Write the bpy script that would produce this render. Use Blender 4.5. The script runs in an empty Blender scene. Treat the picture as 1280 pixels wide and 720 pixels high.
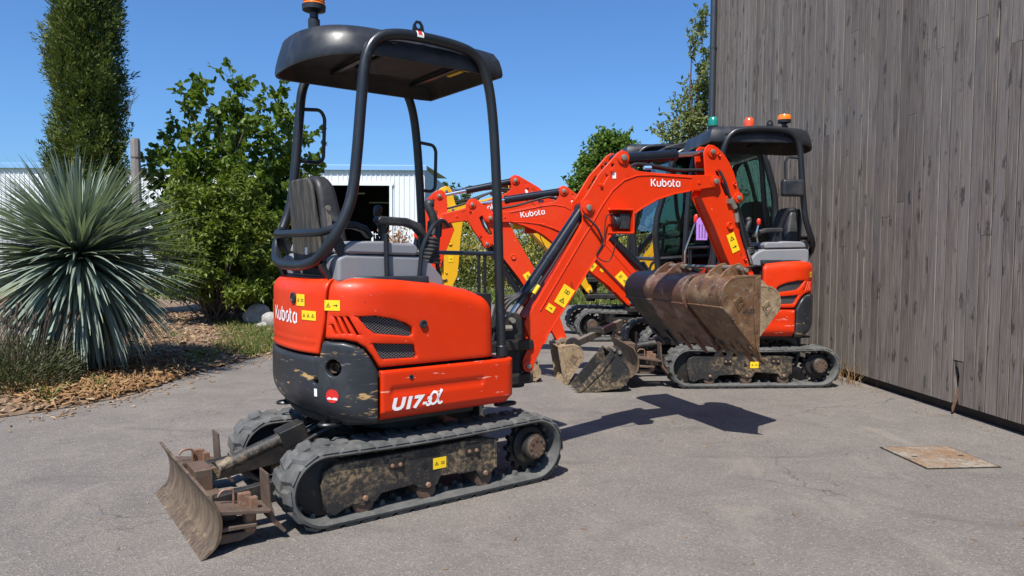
import bpy, bmesh, math, random
import numpy as np
from mathutils import Vector, Matrix, geometry
random.seed(7)
rng = np.random.default_rng(7)
sc = bpy.context.scene
col = sc.collection
rad = math.radians

# ------------------------------------------------------------------ camera
CAM_H = 1.25
PITCH = math.atan(46 / 900.0)
ROLL = rad(0.35)
fw = Vector((0, math.cos(PITCH), -math.sin(PITCH)))
rt0 = Vector((1, 0, 0))
up0 = rt0.cross(fw)
rt = math.cos(ROLL) * rt0 + math.sin(ROLL) * up0
up = -math.sin(ROLL) * rt0 + math.cos(ROLL) * up0
cam_data = bpy.data.cameras.new('camera')
cam_data.sensor_width = 36
cam_data.lens = 36 * 900 / 1280.0
cam_data.clip_start = 0.05
cam_data.clip_end = 2000
cam = bpy.data.objects.new('camera', cam_data)
col.objects.link(cam)
cam.matrix_world = Matrix(((rt.x, up.x, -fw.x, 0), (rt.y, up.y, -fw.y, 0), (rt.z, up.z, -fw.z, CAM_H), (0, 0, 0, 1)))
sc.camera = cam

# ------------------------------------------------------------------ sky, sun, exposure
to_sun = Vector((-0.212, -0.60, 1.0)).normalized()
SUN_EL = math.asin(to_sun.z)
SUN_AZ = math.atan2(to_sun.x, to_sun.y)
world = bpy.data.worlds.new('World')
sc.world = world
world.use_nodes = True
wn = world.node_tree
wn.nodes.clear()
w_out = wn.nodes.new('ShaderNodeOutputWorld')
w_bg = wn.nodes.new('ShaderNodeBackground')
w_sky = wn.nodes.new('ShaderNodeTexSky')
w_sky.sky_type = 'NISHITA'
w_sky.sun_disc = False
w_sky.sun_elevation = SUN_EL
w_sky.sun_rotation = SUN_AZ
w_sky.altitude = 0
w_sky.air_density = 1.0
w_sky.dust_density = 1.0
w_sky.ozone_density = 10.0
w_bg.inputs['Strength'].default_value = 0.10
w_mul = wn.nodes.new('ShaderNodeMix')
w_mul.data_type = 'RGBA'
w_mul.blend_type = 'MULTIPLY'
w_mul.inputs[0].default_value = 1.0
w_mul.inputs[7].default_value = (0.80, 1.0, 1.14, 1)
wn.links.new(w_sky.outputs[0], w_mul.inputs[6])
wn.links.new(w_mul.outputs[2], w_bg.inputs['Color'])
wn.links.new(w_bg.outputs[0], w_out.inputs['Surface'])
sun_data = bpy.data.lights.new('sun', 'SUN')
sun_data.energy = 5.0
sun_data.angle = rad(0.5)
sun_data.color = (1.0, 0.955, 0.89)
sun = bpy.data.objects.new('sun', sun_data)
col.objects.link(sun)
sun.rotation_euler = to_sun.to_track_quat('Z', 'Y').to_euler()
sun.location = to_sun * 40
sc.view_settings.view_transform = 'Standard'
sc.view_settings.look = 'None'
sc.view_settings.exposure = 0.5
sc.view_settings.gamma = 1.0
sc.view_settings.use_curve_mapping = False

# ------------------------------------------------------------------ pixel -> place (uses the ground or a plane the thing touches)
CO = Vector((0, 0, CAM_H))
def ray(px, py):
    return ((px - 640) / 900.0 * rt - (py - 360) / 900.0 * up + fw).normalized()
def ground_at(px, py, z=0.0):
    d = ray(px, py)
    return CO + d * ((z - CAM_H) / d.z)
def at_depth(px, py, Y):
    d = ray(px, py)
    return CO + d * (Y / d.y)

# ------------------------------------------------------------------ mesh helpers
class MB:
    def __init__(self):
        self.v = []
        self.f = []
    def add(self, vs, fs, M=None):
        o = len(self.v)
        if M is not None:
            vs = [M @ Vector(p) for p in vs]
        self.v.extend([tuple(p) for p in vs])
        self.f.extend([tuple(i + o for i in q) for q in fs])
        return self
    def box(self, c, s, M=None):
        x, y, z = s[0] / 2, s[1] / 2, s[2] / 2
        vs = [(-x, -y, -z), (x, -y, -z), (x, y, -z), (-x, y, -z), (-x, -y, z), (x, -y, z), (x, y, z), (-x, y, z)]
        fs = [(0, 3, 2, 1), (4, 5, 6, 7), (0, 1, 5, 4), (1, 2, 6, 5), (2, 3, 7, 6), (3, 0, 4, 7)]
        T = Matrix.Translation(c)
        if M is not None:
            T = T @ M
        return self.add(vs, fs, T)
    def bar(self, p0, p1, w, h, upv=(0, 0, 1)):
        p0, p1 = Vector(p0), Vector(p1)
        x = (p1 - p0)
        L = x.length
        x.normalize()
        y = Vector(upv).cross(x).normalized()
        z = x.cross(y)
        M = Matrix(((x.x, y.x, z.x, 0), (x.y, y.y, z.y, 0), (x.z, y.z, z.z, 0), (0, 0, 0, 1)))
        return self.box((p0 + p1) / 2, (L, w, h), M)
    def cyl(self, p0, p1, r, n=18, r2=None, cap=True):
        p0, p1 = Vector(p0), Vector(p1)
        d = (p1 - p0).normalized()
        a = d.orthogonal().normalized()
        b = d.cross(a)
        r2 = r if r2 is None else r2
        vs, fs = [], []
        for p, q in ((p0, r), (p1, r2)):
            for i in range(n):
                t = 2 * math.pi * i / n
                vs.append(p + a * math.cos(t) * q + b * math.sin(t) * q)
        for i in range(n):
            j = (i + 1) % n
            fs.append((i, j, n + j, n + i))
        if cap:
            fs.append(tuple(range(n - 1, -1, -1)))
            fs.append(tuple(range(n, 2 * n)))
        return self.add(vs, fs)
    def tube(self, pts, r, n=12, closed=False, cap=True):
        P = [Vector(p) for p in pts]
        m = len(P)
        rr = r if isinstance(r, (list, tuple)) else [r] * m
        T = []
        for i in range(m):
            if closed:
                t = P[(i + 1) % m] - P[i - 1]
            else:
                t = P[min(i + 1, m - 1)] - P[max(i - 1, 0)]
            T.append(t.normalized())
        nrm = T[0].orthogonal().normalized()
        vs, fs = [], []
        for i in range(m):
            nrm = (nrm - T[i] * nrm.dot(T[i])).normalized()
            b = T[i].cross(nrm)
            for k in range(n):
                t = 2 * math.pi * k / n
                vs.append(P[i] + (nrm * math.cos(t) + b * math.sin(t)) * rr[i])
        for i in range(m if closed else m - 1):
            i2 = (i + 1) % m
            for k in range(n):
                k2 = (k + 1) % n
                fs.append((i * n + k, i * n + k2, i2 * n + k2, i2 * n + k))
        if cap and not closed:
            fs.append(tuple(range(n - 1, -1, -1)))
            fs.append(tuple((m - 1) * n + k for k in range(n)))
        return self.add(vs, fs)
    def lathe(self, prof, c, axis=(0, 0, 1), n=24):
        d = Vector(axis).normalized()
        a = d.orthogonal().normalized()
        b = d.cross(a)
        c = Vector(c)
        vs, fs = [], []
        for (r, h) in prof:
            for k in range(n):
                t = 2 * math.pi * k / n
                vs.append(c + d * h + (a * math.cos(t) + b * math.sin(t)) * max(r, 1e-4))
        for i in range(len(prof) - 1):
            for k in range(n):
                k2 = (k + 1) % n
                fs.append((i * n + k, i * n + k2, (i + 1) * n + k2, (i + 1) * n + k))
        fs.append(tuple(range(n - 1, -1, -1)))
        fs.append(tuple((len(prof) - 1) * n + k for k in range(n)))
        return self.add(vs, fs)
    def prism(self, poly, y0, y1):
        """polygon in (x, z) pushed out from y0 to y1"""
        n = len(poly)
        vs = [(p[0], y0, p[1]) for p in poly] + [(p[0], y1, p[1]) for p in poly]
        fs = [tuple(range(n)), tuple(range(2 * n - 1, n - 1, -1))]
        for i in range(n):
            j = (i + 1) % n
            fs.append((i, n + i, n + j, j))
        return self.add(vs, fs)
    def plate(self, poly, holes, y0, y1):
        """like prism, with holes"""
        pts, edges, loops = [], [], []
        for lp in [poly] + list(holes):
            o = len(pts)
            pts += [Vector((p[0], p[1])) for p in lp]
            edges += [(o + i, o + (i + 1) % len(lp)) for i in range(len(lp))]
        r = geometry.delaunay_2d_cdt(pts, edges, [], 0, 1e-5)
        V = r[0]
        tris = []
        for t in r[2]:
            c = sum((V[i] for i in t), Vector((0, 0))) / len(t)
            if inpoly(c, poly) and not any(inpoly(c, h) for h in holes):
                tris.append(tuple(t))
        n = len(V)
        vs = [(p.x, y0, p.y) for p in V] + [(p.x, y1, p.y) for p in V]
        fs = [t for t in tris] + [tuple(n + i for i in reversed(t)) for t in tris]
        cnt = {}
        for t in tris:
            for i in range(len(t)):
                a, b = t[i], t[(i + 1) % len(t)]
                if (b, a) in cnt:
                    del cnt[(b, a)]
                else:
                    cnt[(a, b)] = 1
        for (a, b) in cnt:
            fs.append((b, a, n + a, n + b))
        return self.add(vs, fs)
    def build(self, name, mat, parent=None, bevel=0.0, smooth=38, seg=2):
        me = bpy.data.meshes.new(name)
        me.from_pydata(self.v, [], self.f)
        bm = bmesh.new()
        bm.from_mesh(me)
        bmesh.ops.recalc_face_normals(bm, faces=bm.faces)
        bm.to_mesh(me)
        bm.free()
        if smooth:
            me.polygons.foreach_set('use_smooth', [True] * len(me.polygons))
            me.set_sharp_from_angle(angle=rad(smooth))
        me.materials.append(mat)
        return link(name, me, parent, bevel, seg)

def link(name, me, parent=None, bevel=0.0, seg=2):
    o = bpy.data.objects.new(name, me)
    col.objects.link(o)
    if parent is not None:
        o.parent = parent
    if bevel:
        m = o.modifiers.new('bevel', 'BEVEL')
        m.width = bevel
        m.segments = seg
        m.limit_method = 'ANGLE'
        m.angle_limit = rad(40)
        m.harden_normals = True
    return o

def inpoly(p, poly):
    x, y = p[0], p[1]
    c = False
    n = len(poly)
    j = n - 1
    for i in range(n):
        xi, yi = poly[i][0], poly[i][1]
        xj, yj = poly[j][0], poly[j][1]
        if (yi > y) != (yj > y) and x < (xj - xi) * (y - yi) / (yj - yi + 1e-12) + xi:
            c = not c
        j = i
    return c

def np_mesh(name, V, F, mat, parent=None, smooth=False, attr=None):
    """V (n,3) array, F (m,k) array"""
    me = bpy.data.meshes.new(name)
    V = np.asarray(V, dtype=np.float32)
    F = np.asarray(F, dtype=np.int32)
    k = F.shape[1]
    me.vertices.add(len(V))
    me.vertices.foreach_set('co', V.ravel())
    me.loops.add(F.size)
    me.loops.foreach_set('vertex_index', F.ravel())
    me.polygons.add(len(F))
    me.polygons.foreach_set('loop_start', np.arange(0, F.size, k, dtype=np.int32))
    if smooth:
        me.polygons.foreach_set('use_smooth', np.ones(len(F), dtype=bool))
    me.update(calc_edges=True)
    if attr is not None:
        a = me.attributes.new('rnd', 'FLOAT', 'POINT')
        a.data.foreach_set('value', np.asarray(attr, dtype=np.float32))
    me.materials.append(mat)
    return link(name, me, parent)

def empty(name, loc=(0, 0, 0), rz=0.0, s=1.0):
    o = bpy.data.objects.new(name, None)
    col.objects.link(o)
    o.location = loc
    o.rotation_euler = (0, 0, rz)
    o.scale = (s, s, s)
    o.empty_display_size = 0.2
    return o

def tag(o, label=None, cat=None, group=None, kind=None):
    if label:
        o['label'] = label
    if cat:
        o['category'] = cat
    if group:
        o['group'] = group
    if kind:
        o['kind'] = kind
    return o

def crom(pts, n=8, closed=False):
    """smooth curve through the points"""
    P = [Vector(p) for p in pts]
    m = len(P)
    out = []
    for i in range(m if closed else m - 1):
        p1, p2 = P[i], P[(i + 1) % m]
        p0 = P[i - 1] if (closed or i > 0) else p1 * 2 - p2
        p3 = P[(i + 2) % m] if (closed or i + 2 < m) else p2 * 2 - p1
        for k in range(n):
            t = k / n
            out.append(0.5 * ((2 * p1) + (p2 - p0) * t + (2 * p0 - 5 * p1 + 4 * p2 - p3) * t * t + (3 * p1 - p0 - 3 * p2 + p3) * t ** 3))
    if not closed:
        out.append(P[-1])
    return out

def fillet(pts, r, n=6):
    """polyline with rounded corners"""
    P = [Vector(p) for p in pts]
    out = [P[0]]
    rr = r if isinstance(r, (list, tuple)) else [r] * len(P)
    for i in range(1, len(P) - 1):
        a = (P[i - 1] - P[i])
        b = (P[i + 1] - P[i])
        q = min(rr[i], a.length * 0.49, b.length * 0.49)
        s, e = P[i] + a.normalized() * q, P[i] + b.normalized() * q
        for k in range(n + 1):
            t = k / n
            out.append(s * (1 - t) ** 2 + P[i] * 2 * t * (1 - t) + e * t * t)
    out.append(P[-1])
    return out

def disc(cx, cz, r, n=16, a0=0.0, a1=2 * math.pi, end=False):
    m = n if not end else n - 1
    return [(cx + r * math.cos(a0 + (a1 - a0) * i / m), cz + r * math.sin(a0 + (a1 - a0) * i / m)) for i in range(n)]

def text_tris(body, size=1.0, bold=0.0, shear=0.0):
    """flat mesh of a piece of writing: list of (x, y) and faces"""
    cu = bpy.data.curves.new('writing', 'FONT')
    cu.body = body
    cu.size = size
    cu.offset = bold
    cu.shear = shear
    cu.resolution_u = 3
    o = bpy.data.objects.new('writing', cu)
    col.objects.link(o)
    dg = bpy.context.evaluated_depsgraph_get()
    me = bpy.data.meshes.new_from_object(o.evaluated_get(dg))
    vs = [(v.co.x, v.co.y) for v in me.vertices]
    fs = [tuple(p.vertices) for p in me.polygons]
    bpy.data.objects.remove(o)
    bpy.data.curves.remove(cu)
    bpy.data.meshes.remove(me)
    return vs, fs
# ------------------------------------------------------------------ materials
def newmat(name):
    m = bpy.data.materials.new(name)
    m.use_nodes = True
    nt = m.node_tree
    return m, nt, nt.nodes['Principled BSDF'], nt.nodes['Material Output']

def N(nt, t, **kw):
    n = nt.nodes.new('ShaderNode' + t)
    for k, v in kw.items():
        setattr(n, k, v)
    return n

def L(nt, a, b):
    nt.links.new(a, b)

def mixc(nt, fac, a, b, mode='MIX'):
    n = nt.nodes.new('ShaderNodeMix')
    n.data_type = 'RGBA'
    n.blend_type = mode
    for sock, v in ((n.inputs[0], fac), (n.inputs[6], a), (n.inputs[7], b)):
        if isinstance(v, bpy.types.NodeSocket):
            nt.links.new(v, sock)
        elif isinstance(v, (int, float)):
            sock.default_value = v
        else:
            sock.default_value = (*v, 1)
    return n.outputs[2]

def ramp(nt, src, lo, hi, v0=0.0, v1=1.0):
    n = nt.nodes.new('ShaderNodeMapRange')
    n.inputs[1].default_value = lo
    n.inputs[2].default_value = hi
    n.inputs[3].default_value = v0
    n.inputs[4].default_value = v1
    nt.links.new(src, n.inputs[0])
    return n.outputs[0]

def coords(nt, scale=(1, 1, 1), kind='Object', rot=(0, 0, 0), offs_random=0.0):
    tc = N(nt, 'TexCoord')
    mp = N(nt, 'Mapping')
    mp.inputs['Scale'].default_value = scale
    mp.inputs['Rotation'].default_value = rot
    if kind == 'World':
        src = N(nt, 'NewGeometry').outputs['Position']
    else:
        src = tc.outputs[kind]
    if offs_random:
        oi = N(nt, 'ObjectInfo')
        mm = N(nt, 'Math', operation='MULTIPLY')
        mm.inputs[1].default_value = offs_random
        L(nt, oi.outputs['Random'], mm.inputs[0])
        va = N(nt, 'VectorMath', operation='ADD')
        L(nt, src, va.inputs[0])
        cb = N(nt, 'CombineXYZ')
        L(nt, mm.outputs[0], cb.inputs[0])
        L(nt, mm.outputs[0], cb.inputs[2])
        L(nt, cb.outputs[0], va.inputs[1])
        src = va.outputs[0]
    L(nt, src, mp.inputs[0])
    return mp.outputs[0]

def noise(nt, vec, scale, detail=5, rough=0.6, dist=0.0):
    n = N(nt, 'TexNoise')
    n.inputs['Scale'].default_value = scale
    n.inputs['Detail'].default_value = detail
    n.inputs['Roughness'].default_value = rough
    n.inputs['Distortion'].default_value = dist
    if vec is not None:
        L(nt, vec, n.inputs['Vector'])
    return n.outputs['Fac']

def bump(nt, bsdf, src, strength, dist=0.01):
    b = N(nt, 'Bump')
    b.inputs['Strength'].default_value = strength
    b.inputs['Distance'].default_value = dist
    L(nt, src, b.inputs['Height'])
    L(nt, b.outputs[0], bsdf.inputs['Normal'])
    return b

def pmat(name, c, rough=0.5, metal=0.0, layers=(), bumps=None, coat=0.0, spec=0.5, rough_var=0.0):
    """base colour with layers of wear: (colour, noise scale, lo, hi, amount, stretch)"""
    m, nt, b, out = newmat(name)
    b.inputs['Metallic'].default_value = metal
    b.inputs['Roughness'].default_value = rough
    b.inputs['Coat Weight'].default_value = coat
    b.inputs['Coat Roughness'].default_value = 0.12
    b.inputs['Specular IOR Level'].default_value = spec
    cur = c
    for ly in layers:
        lc, s, lo, hi, amt = ly[:5]
        st = ly[5] if len(ly) > 5 else (1, 1, 1)
        f = ramp(nt, noise(nt, coords(nt, st), s, 6, 0.65, 0.3), lo, hi, 0.0, amt)
        cur = mixc(nt, f, cur, lc)
    if isinstance(cur, bpy.types.NodeSocket):
        L(nt, cur, b.inputs['Base Color'])
    else:
        b.inputs['Base Color'].default_value = (*cur, 1)
    if rough_var:
        f = ramp(nt, noise(nt, coords(nt), 9, 5), 0.3, 0.7, max(0.05, rough - rough_var), min(1, rough + rough_var))
        L(nt, f, b.inputs['Roughness'])
    if bumps:
        bump(nt, b, noise(nt, coords(nt), bumps[0], 6, 0.7), bumps[1], bumps[2] if len(bumps) > 2 else 0.004)
    return m

DUST = (0.30, 0.26, 0.21)
MAT = {}
MAT['red'] = pmat('orange_red_paint', (0.66, 0.032, 0.001), 0.42, 0, [((0.66, 0.060, 0.014), 1.6, 0.46, 0.66, 0.55), ((0.54, 0.022, 0.001), 3.0, 0.4, 0.75, 0.35), (DUST, 14, 0.66, 0.9, 0.14), ((0.12, 0.015, 0.01), 5.0, 0.665, 0.70, 0.55, (1.4, 1, 1.4)), ((0.72, 0.42, 0.32), 30, 0.685, 0.71, 0.6, (1, 1, 1.8))], (300, 0.03), 0.05, 0.35, 0.10)
MAT['red_worn'] = pmat('scratched_orange_red_paint', (0.60, 0.028, 0.001), 0.38, 0, [(DUST, 9, 0.64, 0.9, 0.18), ((0.80, 0.52, 0.40), 11, 0.645, 0.665, 0.7, (0.6, 1, 4.0)), ((0.10, 0.03, 0.02), 18, 0.67, 0.70, 0.6, (0.8, 1, 1.6))], (200, 0.05), 0.08, 0.35, 0.1)
MAT['yellow'] = pmat('yellow_paint', (0.78, 0.42, 0.015), 0.4, 0, [(DUST, 9, 0.55, 0.85, 0.3)])
MAT['frame'] = pmat('black_frame_paint', (0.012, 0.014, 0.017), 0.38, 0, [((0.20, 0.18, 0.15), 12, 0.62, 0.9, 0.35), ((0.28, 0.16, 0.09), 35, 0.76, 0.80, 0.6)], (150, 0.04), 0.1, 0.5, 0.12)
MAT['plastic'] = pmat('black_moulded_plastic', (0.016, 0.018, 0.022), 0.40, 0, [((0.10, 0.10, 0.10), 7, 0.5, 0.85, 0.5), ((0.35, 0.34, 0.33), 28, 0.735, 0.76, 0.5, (0.35, 1.5, 2))], (220, 0.06), 0.0, 0.5, 0.12)
MAT['under_plastic'] = pmat('black_roof_lining', (0.02, 0.018, 0.016), 0.7, 0, [((0.08, 0.065, 0.05), 6, 0.5, 0.8, 0.6)])
MAT['cw'] = pmat('scuffed_black_counterweight_paint', (0.020, 0.022, 0.026), 0.42, 0, [((0.09, 0.09, 0.09), 5, 0.5, 0.8, 0.45), ((0.26, 0.25, 0.24), 14, 0.635, 0.66, 0.45, (0.5, 0.5, 5.0)), ((0.50, 0.31, 0.12), 4.2, 0.615, 0.645, 0.9, (0.8, 0.8, 4.2))], (120, 0.05), 0.05, 0.5, 0.12)
MAT['greyplastic'] = pmat('grey_console_plastic', (0.20, 0.205, 0.22), 0.6, 0, [(DUST, 6, 0.5, 0.8, 0.35), ((0.12, 0.12, 0.13), 14, 0.6, 0.8, 0.3)], (400, 0.06))
MAT['vinyl'] = pmat('black_seat_vinyl', (0.022, 0.022, 0.024), 0.5, 0, [((0.13, 0.12, 0.11), 8, 0.5, 0.8, 0.5)], (300, 0.1))
MAT['seatback'] = pmat('weathered_seat_back_shell', (0.026, 0.024, 0.021), 0.7, 0, [((0.095, 0.083, 0.062), 7, 0.42, 0.62, 0.8, (6, 6, 0.6)), ((0.02, 0.02, 0.02), 12, 0.6, 0.7, 0.8, (3, 3, 0.7))], (60, 0.3))
MAT['rubber'] = pmat('dusty_track_rubber', (0.055, 0.056, 0.054), 0.85, 0, [((0.17, 0.165, 0.15), 9, 0.35, 0.75, 0.75), ((0.26, 0.23, 0.18), 30, 0.58, 0.85, 0.5)], (90, 0.35, 0.004))
MAT['hose'] = pmat('black_hose_rubber', (0.015, 0.015, 0.016), 0.6, 0, [((0.12, 0.11, 0.09), 20, 0.6, 0.8, 0.5)])
MAT['muddy'] = pmat('mud_splashed_black_steel', (0.014, 0.014, 0.015), 0.55, 0, [((0.10, 0.085, 0.07), 8, 0.5, 0.8, 0.6), ((0.25, 0.18, 0.10), 3.0, 0.47, 0.62, 0.85), ((0.016, 0.016, 0.017), 34, 0.42, 0.55, 0.9, (1, 1, 1.2)), ((0.30, 0.22, 0.12), 120, 0.60, 0.66, 0.6, (1, 1, .8)), ((0.20, 0.08, 0.035), 15, 0.66, 0.76, 0.6)], (50, 0.4, 0.006))
MAT['darksteel'] = pmat('dark_greasy_steel', (0.020, 0.019, 0.018), 0.55, 0.2, [((0.09, 0.07, 0.05), 9, 0.5, 0.8, 0.7), ((0.22, 0.10, 0.05), 18, 0.62, 0.75, 0.6)], (60, 0.3, 0.006))
MAT['rust'] = pmat('rusty_scraped_steel', (0.10, 0.066, 0.048), 0.62, 0.25, [((0.16, 0.12, 0.085), 5, 0.4, 0.7, 0.8, (1, 1, 3)), ((0.16, 0.065, 0.035), 12, 0.52, 0.70, 0.75), ((0.05, 0.045, 0.04), 8, 0.60, 0.8, 0.6), ((0.36, 0.31, 0.24), 22, 0.62, 0.76, 0.6, (1, 1, 4))], (70, 0.35, 0.005), rough_var=0.15)
MAT['blade'] = pmat('worn_blade_steel', (0.105, 0.070, 0.045), 0.55, 0.25, [((0.20, 0.145, 0.09), 7, 0.42, 0.62, 0.85, (3, 3, .8)), ((0.055, 0.034, 0.024), 12, 0.52, 0.66, 0.8, (2, 2, 1)), ((0.36, 0.29, 0.20), 20, 0.60, 0.68, 0.7, (3, 3, .7))], (60, 0.35, 0.005), rough_var=0.15)
MAT['rustlight'] = pmat('brown_bucket_steel', (0.19, 0.110, 0.058), 0.48, 0.3, [((0.13, 0.055, 0.026), 6, 0.44, 0.60, 0.85), ((0.34, 0.24, 0.14), 9, 0.52, 0.66, 0.75), ((0.040, 0.034, 0.030), 13, 0.56, 0.66, 0.85), ((0.33, 0.33, 0.33), 30, 0.60, 0.68, 0.6, (1, 1, 2))], (60, 0.4, 0.005), rough_var=0.15)
MAT['darkbucket'] = pmat('rusty_scraped_bucket_steel', (0.15, 0.070, 0.042), 0.45, 0.3, [((0.30, 0.21, 0.155), 6, 0.50, 0.62, 0.8), ((0.07, 0.040, 0.028), 9, 0.52, 0.64, 0.8), ((0.32, 0.31, 0.30), 30, 0.61, 0.68, 0.5)], (60, 0.3, 0.005), rough_var=0.12)
def black_end(m):
    """old black paint still covers one end of the bucket, with a ragged edge"""
    nt = m.node_tree
    b = nt.nodes['Principled BSDF']
    src = b.inputs['Base Color'].links[0].from_socket
    co = coords(nt)
    sp = N(nt, 'SeparateXYZ')
    L(nt, co, sp.inputs[0])
    ad = N(nt, 'Math', operation='MULTIPLY_ADD')
    L(nt, noise(nt, co, 7, 5, 0.6), ad.inputs[0])
    ad.inputs[1].default_value = 0.16
    L(nt, sp.outputs[1], ad.inputs[2])
    L(nt, mixc(nt, ramp(nt, ad.outputs[0], 0.165, 0.195), src, (0.012, 0.013, 0.018)), b.inputs['Base Color'])
black_end(MAT['darkbucket'])
MAT['sand'] = pmat('dried_earth_caked_steel', (0.25, 0.172, 0.098), 0.9, 0, [((0.34, 0.25, 0.155), 9, 0.42, 0.62, 0.85), ((0.13, 0.085, 0.05), 15, 0.52, 0.64, 0.8), ((0.06, 0.05, 0.042), 6, 0.58, 0.68, 0.75), ((0.40, 0.33, 0.22), 40, 0.58, 0.68, 0.6)], (40, 0.7, 0.012))
MAT['bolt'] = pmat('rusty_bolt_steel', (0.24, 0.13, 0.08), 0.6, 0.4, [((0.4, 0.33, 0.26), 60, 0.5, 0.7, 0.7)])
MAT['pin'] = pmat('grey_pin_steel', (0.30, 0.27, 0.22), 0.5, 0.6, [((0.15, 0.11, 0.07), 50, 0.5, 0.7, 0.7)])
MAT['chrome'] = pmat('chromed_rod', (0.75, 0.74, 0.72), 0.14, 1.0, [((0.35, 0.32, 0.28), 30, 0.6, 0.8, 0.4)])
MAT['glossblack'] = pmat('black_cylinder_paint', (0.008, 0.010, 0.015), 0.25, 0, [((0.10, 0.095, 0.09), 10, 0.6, 0.85, 0.35)], None, 0.3)
MAT['void'] = pmat('dark_inside', (0.006, 0.006, 0.006), 0.9)  # near-black colour standing in for the shade inside openings and gaps
MAT['mesh'] = pmat('black_grille_wire', (0.13, 0.13, 0.13), 0.5, 0.3)
MAT['decal'] = pmat('yellow_sticker', (0.85, 0.56, 0.012), 0.45, 0, [(DUST, 40, 0.6, 0.8, 0.3)])
MAT['ink'] = pmat('black_print', (0.012, 0.012, 0.012), 0.5)
MAT['white'] = pmat('white_lettering', (0.80, 0.79, 0.77), 0.5, 0, [((0.5, 0.4, 0.33), 70, 0.7, 0.8, 0.4)])
MAT['redsticker'] = pmat('red_sticker', (0.55, 0.02, 0.015), 0.45)
MAT['amber'] = pmat('amber_lens', (0.85, 0.20, 0.01), 0.2, 0, (), None, 0.4)
MAT['redlens'] = pmat('red_lens', (0.70, 0.08, 0.02), 0.25, 0, (), None, 0.3)
MAT['greenlens'] = pmat('green_lens', (0.01, 0.20, 0.15), 0.25, 0, (), None, 0.3)
MAT['purple'] = pmat('purple_plastic_tag', (0.42, 0.20, 0.60), 0.5, 0, [((0.55, 0.33, 0.72), 20, 0.5, 0.7, 0.5)])
MAT['redknob'] = pmat('red_knob_plastic', (0.62, 0.03, 0.015), 0.35)
MAT['lamp'] = pmat('lamp_lens', (0.10, 0.10, 0.10), 0.15, 0.3)
MAT['rock'] = pmat('pale_limestone', (0.34, 0.32, 0.29), 0.9, 0, [((0.20, 0.19, 0.17), 5, 0.45, 0.7, 0.8), ((0.45, 0.43, 0.38), 14, 0.55, 0.75, 0.6)], (14, 0.8, 0.03))
MAT['bark'] = pmat('brown_bark', (0.09, 0.065, 0.045), 0.9, 0, [((0.16, 0.13, 0.10), 10, 0.45, 0.7, 0.7, (4, 4, 0.6))], (30, 0.6, 0.01))
MAT['greypost'] = pmat('grey_weathered_post', (0.20, 0.18, 0.165), 0.9, 0, [((0.09, 0.08, 0.075), 16, 0.5, 0.7, 0.8, (5, 5, 0.4))], (40, 0.5, 0.01))
MAT['zinc'] = pmat('dark_zinc_downpipe', (0.055, 0.065, 0.08), 0.45, 0.5, [((0.11, 0.12, 0.13), 9, 0.5, 0.8, 0.5)])

def mat_glass():
    m, nt, b, out = newmat('tinted_cab_glass')
    nt.nodes.remove(b)
    tr = N(nt, 'BsdfTransparent')
    tr.inputs[0].default_value = (0.50, 0.62, 0.58, 1)
    gl = N(nt, 'BsdfGlossy')
    gl.inputs['Roughness'].default_value = 0.02
    fr = N(nt, 'Fresnel')
    fr.inputs[0].default_value = 1.5
    mx = N(nt, 'MixShader')
    L(nt, fr.outputs[0], mx.inputs[0])
    L(nt, tr.outputs[0], mx.inputs[1])
    L(nt, gl.outputs[0], mx.inputs[2])
    L(nt, mx.outputs[0], out.inputs['Surface'])
    return m
MAT['glass'] = mat_glass()

def mat_leaf(name, c1, c2, c3=None, rough=0.45, trans=0.35, edge=None):
    """leaf colour by a random number stored per leaf"""
    m, nt, b, out = newmat(name)
    at = N(nt, 'Attribute')
    at.attribute_name = 'rnd'
    cr = N(nt, 'ValToRGB')
    e = cr.color_ramp.elements
    e[0].position, e[0].color = 0.0, (*c1, 1)
    e[1].position, e[1].color = 0.85 if c3 else 1.0, (*c2, 1)
    if c3:
        k = cr.color_ramp.elements.new(1.0)
        k.color = (*c3, 1)
    L(nt, at.outputs['Fac'], cr.inputs[0])
    L(nt, cr.outputs[0], b.inputs['Base Color'])
    b.inputs['Roughness'].default_value = rough
    b.inputs['Specular IOR Level'].default_value = 0.25
    tl = N(nt, 'BsdfTranslucent')
    g = mixc(nt, 1.0, cr.outputs[0], (1.3, 1.35, 0.5), 'MULTIPLY')
    L(nt, g, tl.inputs[0])
    mx = N(nt, 'MixShader')
    mx.inputs[0].default_value = trans
    L(nt, b.outputs[0], mx.inputs[1])
    L(nt, tl.outputs[0], mx.inputs[2])
    L(nt, mx.outputs[0], out.inputs['Surface'])
    return m

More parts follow.
